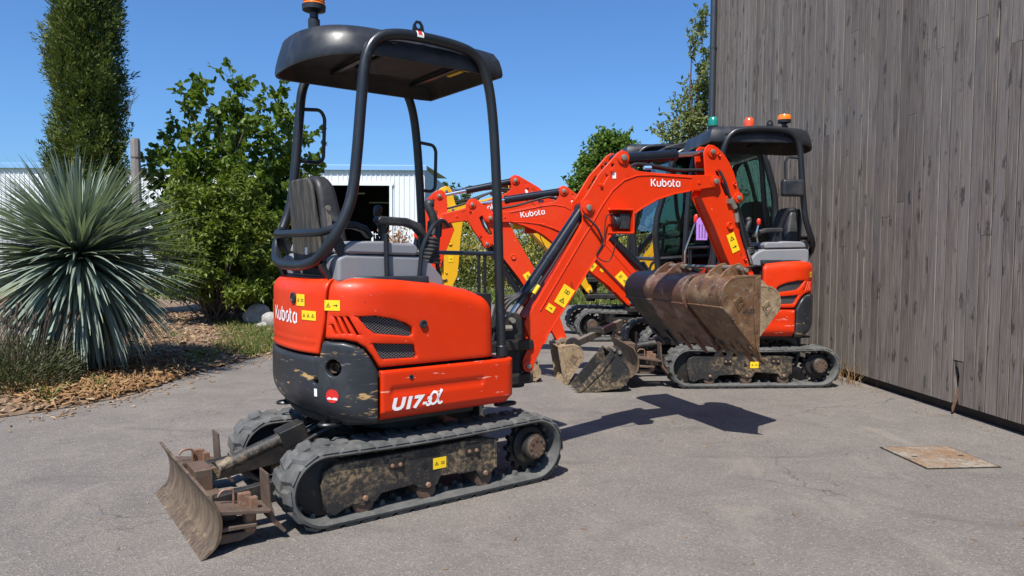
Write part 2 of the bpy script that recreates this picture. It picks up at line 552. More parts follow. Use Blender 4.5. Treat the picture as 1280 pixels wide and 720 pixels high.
def mat_asphalt():
    m, nt, b, out = newmat('worn_grey_asphalt')
    co = coords(nt)
    big = noise(nt, co, 0.45, 4, 0.6)
    mid = noise(nt, co, 2.4, 6, 0.7, 0.5)
    fine = noise(nt, co, 70, 4, 0.75)
    vo = N(nt, 'TexVoronoi')
    vo.inputs['Scale'].default_value = 150
    L(nt, co, vo.inputs['Vector'])
    sp = N(nt, 'SeparateColor')
    L(nt, vo.outputs['Color'], sp.inputs[0])
    c = mixc(nt, ramp(nt, big, 0.35, 0.65), (0.146, 0.128, 0.113), (0.187, 0.165, 0.144))
    c = mixc(nt, ramp(nt, mid, 0.42, 0.66, 0, 0.7), c, (0.104, 0.095, 0.088))
    c = mixc(nt, ramp(nt, fine, 0.35, 0.68, 0, 0.62), c, (0.205, 0.182, 0.159))
    c = mixc(nt, ramp(nt, sp.outputs[0], 0.82, 0.97, 0, 0.42), c, (0.36, 0.325, 0.285))
    c = mixc(nt, ramp(nt, sp.outputs[1], 0.68, 0.92, 0, 0.42), c, (0.075, 0.068, 0.063))
    # faint dark rubber scuffs and drips, a few pale dusty patches
    st = noise(nt, coords(nt, (0.8, 2.0, 1), rot=(0, 0, rad(-24))), 1.3, 6, 0.7, 1.2)
    c = mixc(nt, ramp(nt, st, 0.54, 0.70, 0, 0.6), c, (0.092, 0.085, 0.080))
    st2 = noise(nt, coords(nt, (1.6, 0.9, 1), rot=(0, 0, rad(-40))), 2.1, 6, 0.7, 0.8)
    c = mixc(nt, ramp(nt, st2, 0.55, 0.74, 0, 0.5), c, (0.27, 0.235, 0.192))
    # hairline cracks
    wv = N(nt, 'TexVoronoi', feature='DISTANCE_TO_EDGE')
    wv.inputs['Scale'].default_value = 0.42
    nz = N(nt, 'TexNoise')
    nz.inputs['Scale'].default_value = 3.0
    nz.inputs['Detail'].default_value = 6
    L(nt, co, nz.inputs['Vector'])
    va = N(nt, 'VectorMath', operation='MULTIPLY_ADD')
    L(nt, nz.outputs['Color'], va.inputs[0])
    va.inputs[1].default_value = (0.5, 0.5, 0.0)
    L(nt, co, va.inputs[2])
    L(nt, va.outputs[0], wv.inputs['Vector'])
    gate = ramp(nt, noise(nt, co, 0.8, 3), 0.50, 0.58, 0, 0.5)
    ck = ramp(nt, wv.outputs['Distance'], 0.0012, 0.0028, 1.0, 0.0)
    mm = N(nt, 'Math', operation='MULTIPLY')
    L(nt, gate, mm.inputs[0])
    L(nt, ck, mm.inputs[1])
    c = mixc(nt, mm.outputs[0], c, (0.05, 0.047, 0.045))
    L(nt, c, b.inputs['Base Color'])
    b.inputs['Roughness'].default_value = 0.88
    b.inputs['Specular IOR Level'].default_value = 0.3
    add = N(nt, 'Math', operation='ADD')
    L(nt, vo.outputs['Distance'], add.inputs[0])
    L(nt, fine, add.inputs[1])
    bump(nt, b, add.outputs[0], 0.6, 0.005)
    return m
MAT['asphalt'] = mat_asphalt()

def mat_soil(name, c1, c2, c3, scale):
    m, nt, b, out = newmat(name)
    co = coords(nt)
    c = mixc(nt, ramp(nt, noise(nt, co, scale, 6, 0.7), 0.35, 0.65), c1, c2)
    c = mixc(nt, ramp(nt, noise(nt, co, scale * 6, 4, 0.7), 0.45, 0.7, 0, 0.8), c, c3)
    L(nt, c, b.inputs['Base Color'])
    b.inputs['Roughness'].default_value = 0.95
    bump(nt, b, noise(nt, co, scale * 5, 6, 0.75), 0.8, 0.03)
    return m
MAT['soil'] = mat_soil('mulched_soil', (0.16, 0.10, 0.06), (0.27, 0.185, 0.115), (0.09, 0.06, 0.04), 4)
MAT['field'] = mat_soil('dry_grass_ground', (0.10, 0.12, 0.04), (0.20, 0.18, 0.08), (0.14, 0.15, 0.05), 0.6)

def mat_wood():
    m, nt, b, out = newmat('grey_weathered_timber')
    oi = N(nt, 'ObjectInfo')
    def wc(scale):
        return coords(nt, scale, 'World', offs_random=37.0)
    grain = noise(nt, wc((14, 14, 0.5)), 4.5, 6, 0.7, 0.6)
    fine = noise(nt, wc((70, 70, 1.1)), 4.0, 4, 0.7)
    c = mixc(nt, ramp(nt, grain, 0.34, 0.66), (0.121, 0.097, 0.081), (0.346, 0.289, 0.240))
    c = mixc(nt, ramp(nt, noise(nt, wc((30, 30, 0.30)), 3.0, 3, 0.6), 0.50, 0.62, 0, 0.55), c, (0.395, 0.335, 0.283))
    c = mixc(nt, ramp(nt, fine, 0.40, 0.66, 0, 0.75), c, (0.082, 0.069, 0.059))
    # each board has its own tone
    c = mixc(nt, ramp(nt, oi.outputs['Random'], 0, 1, 0.0, 0.48), c, (0.285, 0.253, 0.222))
    fr = N(nt, 'Math', operation='FRACT')
    mul = N(nt, 'Math', operation='MULTIPLY')
    mul.inputs[1].default_value = 7.31
    L(nt, oi.outputs['Random'], mul.inputs[0])
    L(nt, mul.outputs[0], fr.inputs[0])
    c = mixc(nt, ramp(nt, fr.outputs[0], 0.4, 1, 0.0, 0.5), c, (0.094, 0.079, 0.069))
    # dark knots with grain streaks flowing round them
    kn = wc((7.5, 7.5, 3.0))
    sp = N(nt, 'SeparateXYZ')
    L(nt, kn, sp.inputs[0])
    cb = N(nt, 'CombineXYZ')
    L(nt, sp.outputs[1], cb.inputs[0])
    L(nt, sp.outputs[2], cb.inputs[1])
    nz = N(nt, 'TexNoise')
    nz.inputs['Scale'].default_value = 5
    nz.inputs['Detail'].default_value = 4
    L(nt, kn, nz.inputs['Vector'])
    va = N(nt, 'VectorMath', operation='MULTIPLY_ADD')
    L(nt, nz.outputs['Color'], va.inputs[0])
    va.inputs[1].default_value = (0.45, 1.0, 0)
    L(nt, cb.outputs[0], va.inputs[2])
    vo = N(nt, 'TexVoronoi', voronoi_dimensions='2D')
    vo.inputs['Scale'].default_value = 1.0
    L(nt, va.outputs[0], vo.inputs['Vector'])
    sc_ = N(nt, 'SeparateColor')
    L(nt, vo.outputs['Color'], sc_.inputs[0])
    sz = ramp(nt, sc_.outputs[0], 0.30, 1.0, 0.0, 0.16)        # knot size differs from cell to cell; many have none
    df = N(nt, 'Math', operation='SUBTRACT')
    L(nt, sz, df.inputs[0])
    L(nt, vo.outputs['Distance'], df.inputs[1])
    c = mixc(nt, ramp(nt, df.outputs[0], -0.09, 0.04, 0.0, 0.75), c, (0.037, 0.031, 0.027))
    c = mixc(nt, ramp(nt, df.outputs[0], 0.12, 0.17, 0.0, 0.7), c, (0.220, 0.181, 0.146))
    stain = noise(nt, wc((5, 5, 0.8)), 2.4, 5, 0.65, 0.5)
    c = mixc(nt, ramp(nt, stain, 0.52, 0.70, 0, 0.48), c, (0.060, 0.053, 0.050))
    L(nt, c, b.inputs['Base Color'])
    b.inputs['Roughness'].default_value = 0.85
    b.inputs['Specular IOR Level'].default_value = 0.25
    bump(nt, b, grain, 0.5, 0.006)
    return m
MAT['wood'] = mat_wood()

def mat_hatch():
    m, nt, b, out = newmat('rusty_chequer_plate')
    co = coords(nt)
    c = mixc(nt, ramp(nt, noise(nt, co, 3.5, 5, 0.6, 0.5), 0.40, 0.60), (0.21, 0.115, 0.055), (0.27, 0.235, 0.19))
    c = mixc(nt, ramp(nt, noise(nt, co, 22, 5, 0.7), 0.42, 0.62, 0, 0.8), c, (0.13, 0.085, 0.055))
    c = mixc(nt, ramp(nt, noise(nt, co, 80, 4, 0.7), 0.5, 0.68, 0, 0.7), c, (0.34, 0.29, 0.22))
    L(nt, c, b.inputs['Base Color'])
    b.inputs['Roughness'].default_value = 0.85
    bump(nt, b, noise(nt, co, 60, 4), 0.5, 0.004)
    return m
MAT['hatch'] = mat_hatch()
MAT['sheet'] = pmat('white_corrugated_sheet', (0.66, 0.68, 0.70), 0.5, 0, [((0.5, 0.5, 0.5), 1.2, 0.5, 0.8, 0.4)])
MAT['sheetdark'] = pmat('blue_grey_sheet', (0.22, 0.27, 0.34), 0.5)
MAT['roofblue'] = pmat('blue_roof_edge', (0.20, 0.38, 0.62), 0.4)
MAT['hallin'] = pmat('dark_hall_inside', (0.03, 0.03, 0.033), 0.9)
MAT['tubelight'] = pmat('fluorescent_tube_housing', (0.6, 0.6, 0.55), 0.4)
MAT['fence'] = pmat('white_fence_wire', (0.7, 0.72, 0.74), 0.5)
MAT['chip'] = mat_leaf('wood_chip', (0.15, 0.085, 0.045), (0.33, 0.215, 0.125), (0.46, 0.35, 0.24), 0.85, 0.0)
MAT['straw'] = mat_leaf('straw', (0.17, 0.085, 0.035), (0.34, 0.20, 0.09), (0.42, 0.30, 0.17), 0.8, 0.1)
MAT['grass'] = mat_leaf('grass_blade', (0.06, 0.10, 0.02), (0.17, 0.20, 0.05), (0.36, 0.30, 0.12), 0.6, 0.3)
MAT['cypress'] = mat_leaf('cypress_spray', (0.050, 0.082, 0.018), (0.145, 0.180, 0.042), (0.20, 0.165, 0.065), 0.6, 0.2)
MAT['hazel'] = mat_leaf('hazel_leaf', (0.050, 0.092, 0.012), (0.135, 0.195, 0.030), (0.25, 0.29, 0.06), 0.42, 0.35)
MAT['lightbush'] = mat_leaf('yellow_green_leaf', (0.065, 0.105, 0.014), (0.19, 0.23, 0.035), (0.30, 0.30, 0.07), 0.4, 0.35)
MAT['yucca'] = mat_leaf('blue_green_yucca_leaf', (0.125, 0.170, 0.135), (0.27, 0.325, 0.27), (0.42, 0.37, 0.16), 0.5, 0.15)
MAT['yuccadry'] = mat_leaf('dry_yucca_leaf', (0.28, 0.24, 0.14), (0.42, 0.36, 0.22), None, 0.7, 0.1)
MAT['treeleaf'] = mat_leaf('tree_leaf', (0.050, 0.105, 0.014), (0.135, 0.205, 0.035), (0.20, 0.25, 0.06), 0.45, 0.35)
MAT['olive'] = mat_leaf('grey_green_leaf', (0.095, 0.125, 0.04), (0.235, 0.26, 0.105), (0.33, 0.33, 0.15), 0.5, 0.35)
MAT['fartree'] = mat_leaf('far_tree_leaf', (0.05, 0.085, 0.03), (0.11, 0.15, 0.05), None, 0.6, 0.3)
MAT['hedge'] = mat_leaf('hedge_leaf', (0.07, 0.10, 0.02), (0.22, 0.22, 0.05), (0.48, 0.40, 0.10), 0.6, 0.35)
MAT['lavender'] = mat_leaf('lavender_leaf', (0.05, 0.065, 0.03), (0.13, 0.14, 0.07), (0.20, 0.15, 0.14), 0.7, 0.2)
MAT['dried'] = mat_leaf('dried_plant', (0.22, 0.11, 0.05), (0.42, 0.24, 0.13), None, 0.7, 0.2)
# ------------------------------------------------------------------ ground
def sheet(name, pts, z, mat):
    mb = MB()
    mb.add([(p[0], p[1], z) for p in pts], [tuple(range(len(pts)))])
    return tag(mb.build(name, mat, smooth=0), kind='structure')
sheet('ground', [(-400, -60), (400, -60), (400, 700), (-400, 700)], -0.03, MAT['field'])
sheet('asphalt_yard', [(-14, -8), (18, -8), (18, 19.5), (-14, 19.5)], 0.0, MAT['asphalt'])

EDGE = [(-12, 2.6), (-7.5, 3.5), (-5.0, 4.35), (-3.77, 5.26), (-3.30, 6.0), (-3.16, 7.29), (-2.88, 8.76), (-2.7, 11.0), (-2.5, 14.0), (-2.2, 17.2)]
edge_s = [(p.x, p.y) for p in crom([(x, y, 0) for x, y in EDGE], 10)]
edge_s = [(x + random.gauss(0, .018), y + random.gauss(0, .018)) for x, y in edge_s]
def edge_dist(x, y):
    best = 9
    for i in range(len(edge_s) - 1):
        ax, ay = edge_s[i]
        bx, by = edge_s[i + 1]
        dx, dy = bx - ax, by - ay
        t = max(0, min(1, ((x - ax) * dx + (y - ay) * dy) / (dx * dx + dy * dy)))
        best = min(best, math.hypot(x - ax - t * dx, y - ay - t * dy))
    return best
def bed_z(x, y):
    d = edge_dist(x, y)
    return 0.006 + 0.10 * (1 - math.exp(-d / 0.5)) + 0.02 * math.sin(x * 3.1 + 1) * math.sin(y * 2.7) * min(1, d)
bed_poly = edge_s + [(-26, 17.2), (-26, 2.6)]
def terrain(name, poly, zf, mat, g, xr, yr):
    pts = [Vector(p) for p in poly]
    ed = [(i, (i + 1) % len(poly)) for i in range(len(poly))]
    x = xr[0]
    while x < xr[1]:
        y = yr[0]
        while y < yr[1]:
            q = (x + random.uniform(-.2, .2) * g, y + random.uniform(-.2, .2) * g)
            if inpoly(q, poly):
                pts.append(Vector(q))
            y += g
        x += g
    r = geometry.delaunay_2d_cdt(pts, ed, [], 0, 1e-5)
    V = [(p.x, p.y, zf(p.x, p.y)) for p in r[0]]
    F = [tuple(t) for t in r[2] if inpoly(sum((r[0][i] for i in t), Vector((0, 0))) / 3, poly)]
    mb = MB().add(V, F)
    return mb.build(name, mat, smooth=180)
tag(terrain('mulch_bed', bed_poly, bed_z, MAT['soil'], 0.22, (-9, -2), (2.6, 17.2)), kind='structure')
verge = [(-26, 17.15), (-2.2, 17.15), (0.5, 17.0), (4, 16.6), (9, 16.2), (30, 16), (30, 32), (-26, 32)]
tag(terrain('grass_verge', verge, lambda x, y: 0.03 + 0.03 * math.sin(x) * math.cos(y * .9), MAT['field'], 1.0, (-26, 30), (16, 32)), kind='structure')

def scatter_quads(name, P, size, aspect, flat, mat, rnd, parent=None):
    """small flat flakes lying about"""
    n = len(P)
    yaw = rng.uniform(0, 2 * np.pi, n)
    L_ = size * rng.uniform(.6, 1.5, n)
    W_ = L_ * aspect * rng.uniform(.6, 1.5, n)
    d = np.c_[np.cos(yaw), np.sin(yaw), rng.normal(0, flat, n)]
    d /= np.linalg.norm(d, axis=1)[:, None]
    s = np.cross(d, np.c_[rng.normal(0, flat, n), rng.normal(0, flat, n), np.ones(n)])
    s /= np.linalg.norm(s, axis=1)[:, None]
    up_ = np.cross(s, d)
    a = P - d * L_[:, None] / 2 - s * W_[:, None] / 2
    b = P + d * L_[:, None] / 2 - s * W_[:, None] * .3
    c = P + d * L_[:, None] / 2 + s * W_[:, None] * .45
    e = P - d * L_[:, None] / 2 + s * W_[:, None] / 2
    th = up_ * (size * .12)
    V = np.stack([a, b, c, e, a + th, b + th, c + th, e + th], 1).reshape(-1, 3)
    base = (np.arange(n) * 8)[:, None, None]
    F = (base + np.array([[4, 5, 6, 7], [0, 1, 5, 4], [1, 2, 6, 5], [2, 3, 7, 6], [3, 0, 4, 7]])[None]).reshape(-1, 4)
    return np_mesh(name, V, F, mat, parent, attr=np.repeat(rnd, 8))

def bed_points(n, dmax, ymin=3.0, ymax=15.5, w=1.0):
    out = []
    while len(out) < n:
        y = random.uniform(ymin, ymax)
        x = random.uniform(-9, -2.2)
        if random.random() > min(1, (6.0 / y) ** 1.2):
            continue
        if not inpoly((x, y), bed_poly):
            continue
        d = edge_dist(x, y)
        if d > dmax:
            continue
        out.append((x, y, bed_z(x, y) + random.uniform(0.002, 0.02)))
    return np.array(out)
P = bed_points(11000, 3.6)
tag(scatter_quads('wood_chip_mulch', P, 0.055, 0.4, 0.35, MAT['chip'], rng.random(len(P))), 'loose brown wood chip mulch covering the planting bed', 'mulch', kind='stuff')
# straw heap along the bed edge
sp = []
for i in range(2600):
    t = random.random()
    px = 35 + 185 * t + random.gauss(0, 14)
    py = 497 - 22 * t + random.gauss(0, 7)
    q = ground_at(px, min(py, 512))
    sp.append((q.x, q.y, bed_z(q.x, q.y) + abs(random.gauss(0, .02)) + .004))
sp = np.array([q for q in sp if inpoly(q, bed_poly)])
tag(scatter_quads('straw_heap', sp, 0.075, 0.16, 0.6, MAT['straw'], rng.random(len(sp))), 'golden dry straw and leaves heaped along the bed edge', 'straw', kind='stuff')
# crumbs spilled on the asphalt by the bed
sp = []
for i in range(420):
    k = random.randrange(10, len(edge_s) - 12)
    x, y = edge_s[k]
    sp.append((x + abs(random.gauss(0, .16)) * .9 + .01, y - abs(random.gauss(0, .16)), .006))
tag(scatter_quads('spilled_chips', np.array(sp), 0.03, 0.35, 0.2, MAT['chip'], rng.random(len(sp))), 'stray wood chips spilled on the asphalt beside the bed', 'mulch', kind='stuff')
sp = []
for i in range(200):
    x = random.uniform(-2.5, 3.3)
    y = random.uniform(2.2, 9)
    sp.append((x, y, .005))
for i in range(160):
    y = random.uniform(3.2, 10)
    sp.append((3.86 - .0756 * y - abs(random.gauss(0, .12)), y, .005))
tag(scatter_quads('yard_litter', np.array(sp), 0.020, 0.13, 0.15, MAT['straw'], rng.random(len(sp))), 'tiny bits of straw and grit strewn over the asphalt', 'litter', kind='stuff')

def blades(name, P, h, w, lean, mat, parent=None):
    """upright narrow leaves: P base points, h heights"""
    n = len(P)
    yaw = rng.uniform(0, 2 * np.pi, n)
    s = np.c_[np.cos(yaw), np.sin(yaw), np.zeros(n)] * (w * rng.uniform(.6, 1.3, n))[:, None]
    d = np.c_[rng.normal(0, lean, n), rng.normal(0, lean, n), np.ones(n)]
    m = P + d * (h * .55)[:, None]
    t = P + d * h[:, None] + np.c_[rng.normal(0, lean, n), rng.normal(0, lean, n), np.zeros(n)] * (h * .7)[:, None]
    V = np.stack([P - s, P + s, m + s * .8, m - s * .8, t + s * .1, t - s * .1], 1).reshape(-1, 3)
    base = (np.arange(n) * 6)[:, None, None]
    F = (base + np.array([[0, 1, 2, 3], [3, 2, 4, 5]])[None]).reshape(-1, 4)
    return np_mesh(name, V, F, mat, parent, attr=np.repeat(rng.random(n), 6))

gp = []
while len(gp) < 2900:
    px = random.triangular(262, 352, 330)
    py = random.uniform(407, 449)
    q = ground_at(px, py)
    if inpoly(q, bed_poly) and edge_dist(q.x, q.y) < 1.9 and random.random() < .85:
        gp.append((q.x, q.y, bed_z(q.x, q.y)))
gp = np.array(gp)
tag(blades('grass_strip', gp, rng.uniform(.03, .10, len(gp)), .005, .5, MAT['grass']), 'strip of short grass between mulch and asphalt', 'grass', kind='stuff')
gp = []
for (cx, cy, n, r) in ((118, 492, 90, 6), (60, 505, 60, 5), (250, 452, 120, 10), (215, 430, 160, 14), (30, 500, 60, 7)):
    for i in range(n):
        q = ground_at(cx + random.gauss(0, r), cy + random.gauss(0, r * .4))
        gp.append((q.x, q.y, 0.02))
gp = np.array(gp)
tag(blades('weed_tufts', gp, rng.uniform(.05, .16, len(gp)), .008, .5, MAT['grass']), 'small green weeds sprouting from the mulch', 'weeds', kind='stuff')
gp = np.c_[rng.uniform(-3, 10, 9000), rng.uniform(16.4, 19.5, 9000), np.full(9000, .03)]
tag(blades('verge_grass', gp, rng.uniform(.06, .28, 9000), .014, .4, MAT['grass']), 'rough grass verge beyond the far end of the yard', 'grass', kind='stuff')
# dry weeds at the foot of the timber wall
gp = np.array([(3.85 - .0756 * y - .05 - abs(random.gauss(0, .05)), y, .003) for y in [random.gauss(6.9, .16) for i in range(46)]])
tag(blades('dry_weeds', gp, rng.uniform(.08, .26, len(gp)), .003, .5, MAT['straw']), 'dry weeds growing at the foot of the timber wall', 'weeds', kind='stuff')

# ------------------------------------------------------------------ timber-clad building
WA = Vector((3.35, 7.28, 0))
wdir = Vector((0.18, -2.38, 0)).normalized()          # along the wall towards the camera
wnrm = Vector((wdir.y, -wdir.x, 0))                   # out of the wall
if wnrm.x > 0:
    wnrm = -wnrm
WFAR = WA - wdir * 3.86
wall_len = 10.6
WH = 5.7
barn = empty('timber_building', WFAR, math.atan2(wdir.y, wdir.x))
tag(barn, 'tall grey building clad in weathered vertical timber boards', 'building')
# local frame: x along the wall towards the camera, y: +y is ...
ysign = 1.0 if (Matrix.Rotation(math.atan2(wdir.y, wdir.x), 3, 'Z') @ Vector((0, 1, 0))).dot(wnrm) > 0 else -1.0
mb = MB()
mb.box((wall_len / 2, -ysign * 2.03, WH / 2 + .06), (wall_len - .1, 3.9, WH - .1))
mb.build('wall_core', MAT['void'], barn, smooth=0)
mb = MB()
mb.box((wall_len / 2, -ysign * 0.06, .05), (wall_len, .03, .10))
mb.build('plinth', MAT['darksteel'], barn, smooth=0)  # recessed strip, dark colour standing in for the shade under the boards
proto_planks = {}
def plank_mesh(w):
    k = round(w, 3)
    if k in proto_planks:
        return proto_planks[k]
    t, r = .022, .010
    # tongue-and-groove section: broad face and a narrow recessed edge
    sec = [(-w / 2 + .001, -t), (-w / 2 + .001, -t * .7), (-w / 2 + .0105, -t * .7), (-w / 2 + .0107, t * .90), (-w / 2 + .0125, t), (w / 2 - .0005, t), (w / 2 - .0005, -t)]
    n = len(sec)
    vs = [(p[0], p[1] * ysign, 0) for p in sec] + [(p[0], p[1] * ysign, 1) for p in sec]
    fs = [tuple(range(n)), tuple(range(2 * n - 1, n - 1, -1))] + [(i, n + i, n + (i + 1) % n, (i + 1) % n) for i in range(n)]
    me = bpy.data.meshes.new('plank')
    me.from_pydata(vs, [], fs)
    bm = bmesh.new()
    bm.from_mesh(me)
    bmesh.ops.recalc_face_normals(bm, faces=bm.faces)
    bm.to_mesh(me)
    bm.free()
    me.materials.append(MAT['wood'])
    proto_planks[k] = me
    return me
x = 0.06
kpl = 0
broken_x = None
while x < wall_len - .1:
    w = random.choice((.108, .112, .118, .124, .130))
    z = .085
    first = True
    worldx = (WFAR + wdir * (x + w / 2))
    is_broken = broken_x is None and worldx.y < 5.62
    while z < WH:
        h = random.choice((1.5, 2.8, 3.6, 4.4, 5.2)) * random.uniform(.8, 1.15) if first else random.uniform(2.6, 4.6)
        if WH - (z + h) < .5:
            h = WH - z
        z0 = z
        if is_broken and first:
            broken_x = x + w / 2
            z0 = z + .34
            h = max(h, 1.2)
            h -= .34
        o = link('plank', plank_mesh(w), barn)
        o.location = (x + w / 2 + random.uniform(-.001, .001), ysign * random.uniform(-.0016, .0016), z0)
        o.scale = (1, 1, h - .003)
        o.rotation_euler = (0, random.uniform(-.0012, .0012), 0)
        z = z0 + h
        first = False
        kpl += 1
    x += w
# the broken board: two splintered stubs either side of a hole and one hanging splinter
if broken_x:
    mb = MB()
    mb.prism([(-.058, 0), (-.022, 0), (-.026, .12), (-.040, .20), (-.034, .34), (-.058, .34)], -.018, .018)
    mb.prism([(.022, 0), (.058, 0), (.058, .34), (.014, .34), (.004, .30), (.024, .22), (.012, .10)], -.018, .018)
    mb.prism([(-.034, .34), (.014, .34), (.0, .285), (-.02, .30)], -.018, .016)
    o = mb.build('broken_plank', MAT['wood'], barn, smooth=0)
    o.location = (broken_x, 0, .085)
    mb = MB()
    mb.prism([(-.012, -.02), (.004, -.05), (.012, .05), (.006, .17), (-.008, .14)], -.006, .006)
    o = mb.build('splinter', MAT['bolt'], barn, smooth=0)
    o.location = (broken_x - .004, ysign * .034, .07)
    o.rotation_euler = (rad(9) * ysign, rad(7), 0)
# corner board and downpipe at the far end
mb = MB()
mb.box((0, ysign * .004, WH / 2 + .05), (.11, .06, WH - .1))
mb.build('corner_board', MAT['wood'], barn, bevel=.004)
mb = MB()
mb.cyl((.17, ysign * .085, .05), (.17, ysign * .085, WH), .046, 16)
dp = mb.build('downpipe', MAT['zinc'], barn)
mb = MB()
for zz in (.9, 2.6, 4.3):
    mb.cyl((.17, ysign * .085, zz), (.17, ysign * .085, zz + .03), .051, 16)
    mb.box((.17, ysign * .04, zz + .015), (.03, .06, .02))
mb.build('pipe_clip', MAT['zinc'], dp)

# ------------------------------------------------------------------ rusty hatch in the yard
hc = [ground_at(*p) for p in ((1103, 559), (1193, 558), (1247, 585), (1150, 588))]
cx = sum((p for p in hc), Vector()) / 4
hx = ((hc[1] - hc[0]) + (hc[2] - hc[3])).normalized()
hatch = empty('manhole_cover', (cx.x, cx.y, 0), math.atan2(hx.y, hx.x))
tag(hatch, 'rusty square steel manhole cover set in the asphalt', 'manhole cover')
mb = MB()
mb.box((0, 0, .004), (.44, .44, .008))
pl = mb.build('cover_plate', MAT['hatch'], hatch, bevel=.002)
mb = MB()
for i in range(15):
    for j in range(15):
        a = rad(45) if (i + j) % 2 else rad(-45)
        mb.box((-.203 + i * .029, -.203 + j * .029, .0080), (.020, .005, .003), Matrix.Rotation(a, 4, 'Z'))
o = mb.build('tread_pattern', MAT['hatch'], pl, smooth=0)
o['kind'] = 'stuff'
mb = MB()
for s in (-1, 1):
    mb.box((0, s * .2275, .003), (.463, .008, .006))
    mb.box((s * .2275, 0, .003), (.008, .447, .0058))
mb.build('cover_frame', MAT['darksteel'], hatch, bevel=.002)
mb = MB()
for s in (-1, 1):
    mb.box((s * .15, .0, .0085), (.03, .012, .004))
mb.build('slot_shade', MAT['void'], hatch, smooth=0)  # black blocks on the plate, painted as the shade in the lifting slots

# ------------------------------------------------------------------ white hall far behind
HY = 32.0
hx0, hx1 = -32.0, at_depth(531, 300, HY).x
HH = at_depth(500, 213, HY).z
hall = empty('industrial_hall', ((hx0 + hx1) / 2, HY, 0))
tag(hall, 'long white corrugated metal hall with an open roller door', 'building')
ox = (hx0 + hx1) / 2
d0, d1 = at_depth(411, 300, HY).x - ox, at_depth(489, 300, HY).x - ox
dh = at_depth(450, 232, HY).z
hl = hx1 - hx0
xx = -hl / 2
k = 0
while xx < hl / 2 - .01:
    x1 = min(xx + 1.05, hl / 2)
    lo = 0.0
    segs = []
    if x1 <= d0 + .02 or xx >= d1 - .02:
        segs.append((xx, x1, 0.0))
    else:
        if xx < d0:
            segs.append((xx, d0, 0.0))
        if x1 > d1:
            segs.append((d1, x1, 0.0))
        segs.append((max(xx, d0), min(x1, d1), dh))
    for (a, b, lo) in segs:
        if b - a < .02:
            continue
        prof = []
        u = a
        while u < b - .001:
            for du, dd in ((0, 0), (.10, 0), (.12, .035), (.15, .035), (.17, 0)):
                if u + du < b:
                    prof.append((u + du, -dd))
            u += .21
        prof.append((b, 0))
        n = len(prof)
        vs = [(p[0], p[1], lo) for p in prof] + [(p[0], p[1], HH) for p in prof]
        mb = MB().add(vs, [(i, i + 1, n + i + 1, n + i) for i in range(n - 1)])
        mb.build('cladding_panel', MAT['sheet'], hall, smooth=0)
    xx = x1
mb = MB()
mb.box((0, -.04, HH + .10), (hl + .2, .22, .24))
mb.build('eaves_gutter', MAT['roofblue'], hall, bevel=.02)
# side wall running back to the right, with the low roof over it
p1 = at_depth(557, 240, 41.0)
mb = MB()
mb.add([(hl / 2, 0, 0), (p1.x - ox, 9, 0), (p1.x - ox, 9, HH + .1), (hl / 2, 0, HH + .1)], [(0, 1, 2, 3)])
mb.build('side_wall', MAT['sheetdark'], hall, smooth=0)
mb = MB()
mb.add([(-hl / 2, 0, HH + .2), (hl / 2 + .1, 0, HH + .2), (p1.x - ox + .1, 9, HH + .55), (-hl / 2, 9, HH + .55)], [(0, 1, 2, 3)])
mb.build('roof', MAT['sheetdark'], hall, smooth=0)
mb = MB()
a, b = d0 - .6, d1 + .3
mb.add([(a, 7, 0), (b, 7, 0), (b, 7, HH), (a, 7, HH), (a, .05, 0), (b, .05, 0), (b, .05, HH), (a, .05, HH)], [(0, 1, 2, 3), (0, 4, 7, 3), (1, 5, 6, 2), (3, 2, 6, 7), (0, 1, 5, 4)])
mb.build('hall_interior', MAT['hallin'], hall, smooth=0)
mb = MB()
for (xa, xb, y, z) in ((d0 + .2, d0 + 1.1, 2.5, dh - .15), (d0 + .9, d1 - .2, 4.5, dh - .45)):
    mb.box(((xa + xb) / 2, y, z), (xb - xa, .1, .06))
mb.build('strip_light', MAT['tubelight'], hall, smooth=0)
mb = MB()
for s in (d0, d1):
    mb.box((s, -.05, dh / 2), (.12, .10, dh))
mb.box(((d0 + d1) / 2, -.052, dh + .06), (d1 - d0 + .24, .10, .12))
mb.build('door_frame', MAT['sheet'], hall, smooth=0)
mb = MB()
for i in range(9):
    xq = d0 + .3 + i * (d1 - d0 - .6) / 8 + random.uniform(-.1, .1)
    hq = random.uniform(.6, 1.7)
    mb.box((xq, random.uniform(3, 5.5), hq / 2), (random.uniform(.25, .5), .5, hq))
mb.build('stored_goods', MAT['sheetdark'], hall, smooth=0)

# white mesh fence beyond the hedge
fn = empty('mesh_fence', (at_depth(590, 300, 29).x, 29, 0))
tag(fn, 'white wire mesh fence standing behind the flowering hedge', 'fence')
for i in range(8):
    mb = MB()
    mb.box((-4 + i * 2.2, 0, 1.0), (.07, .07, 2.0))
    mb.build('fence_post', MAT['fence'], fn, smooth=0)
for i in range(7):
    mb = MB()
    for k in range(13):
        mb.box((-4 + i * 2.2 + .12 + k * .163, 0, 1.0), (.022, .01, 1.9))
    for z in (.1, .55, 1.0, 1.45, 1.9):
        mb.box((-4 + i * 2.2 + 1.1, .012, z), (2.1, .01, .03))
    mb.build('fence_panel', MAT['fence'], fn, smooth=0)
# ------------------------------------------------------------------ plants
def nrmz(a):
    return a / (np.linalg.norm(a, axis=1)[:, None] + 1e-9)

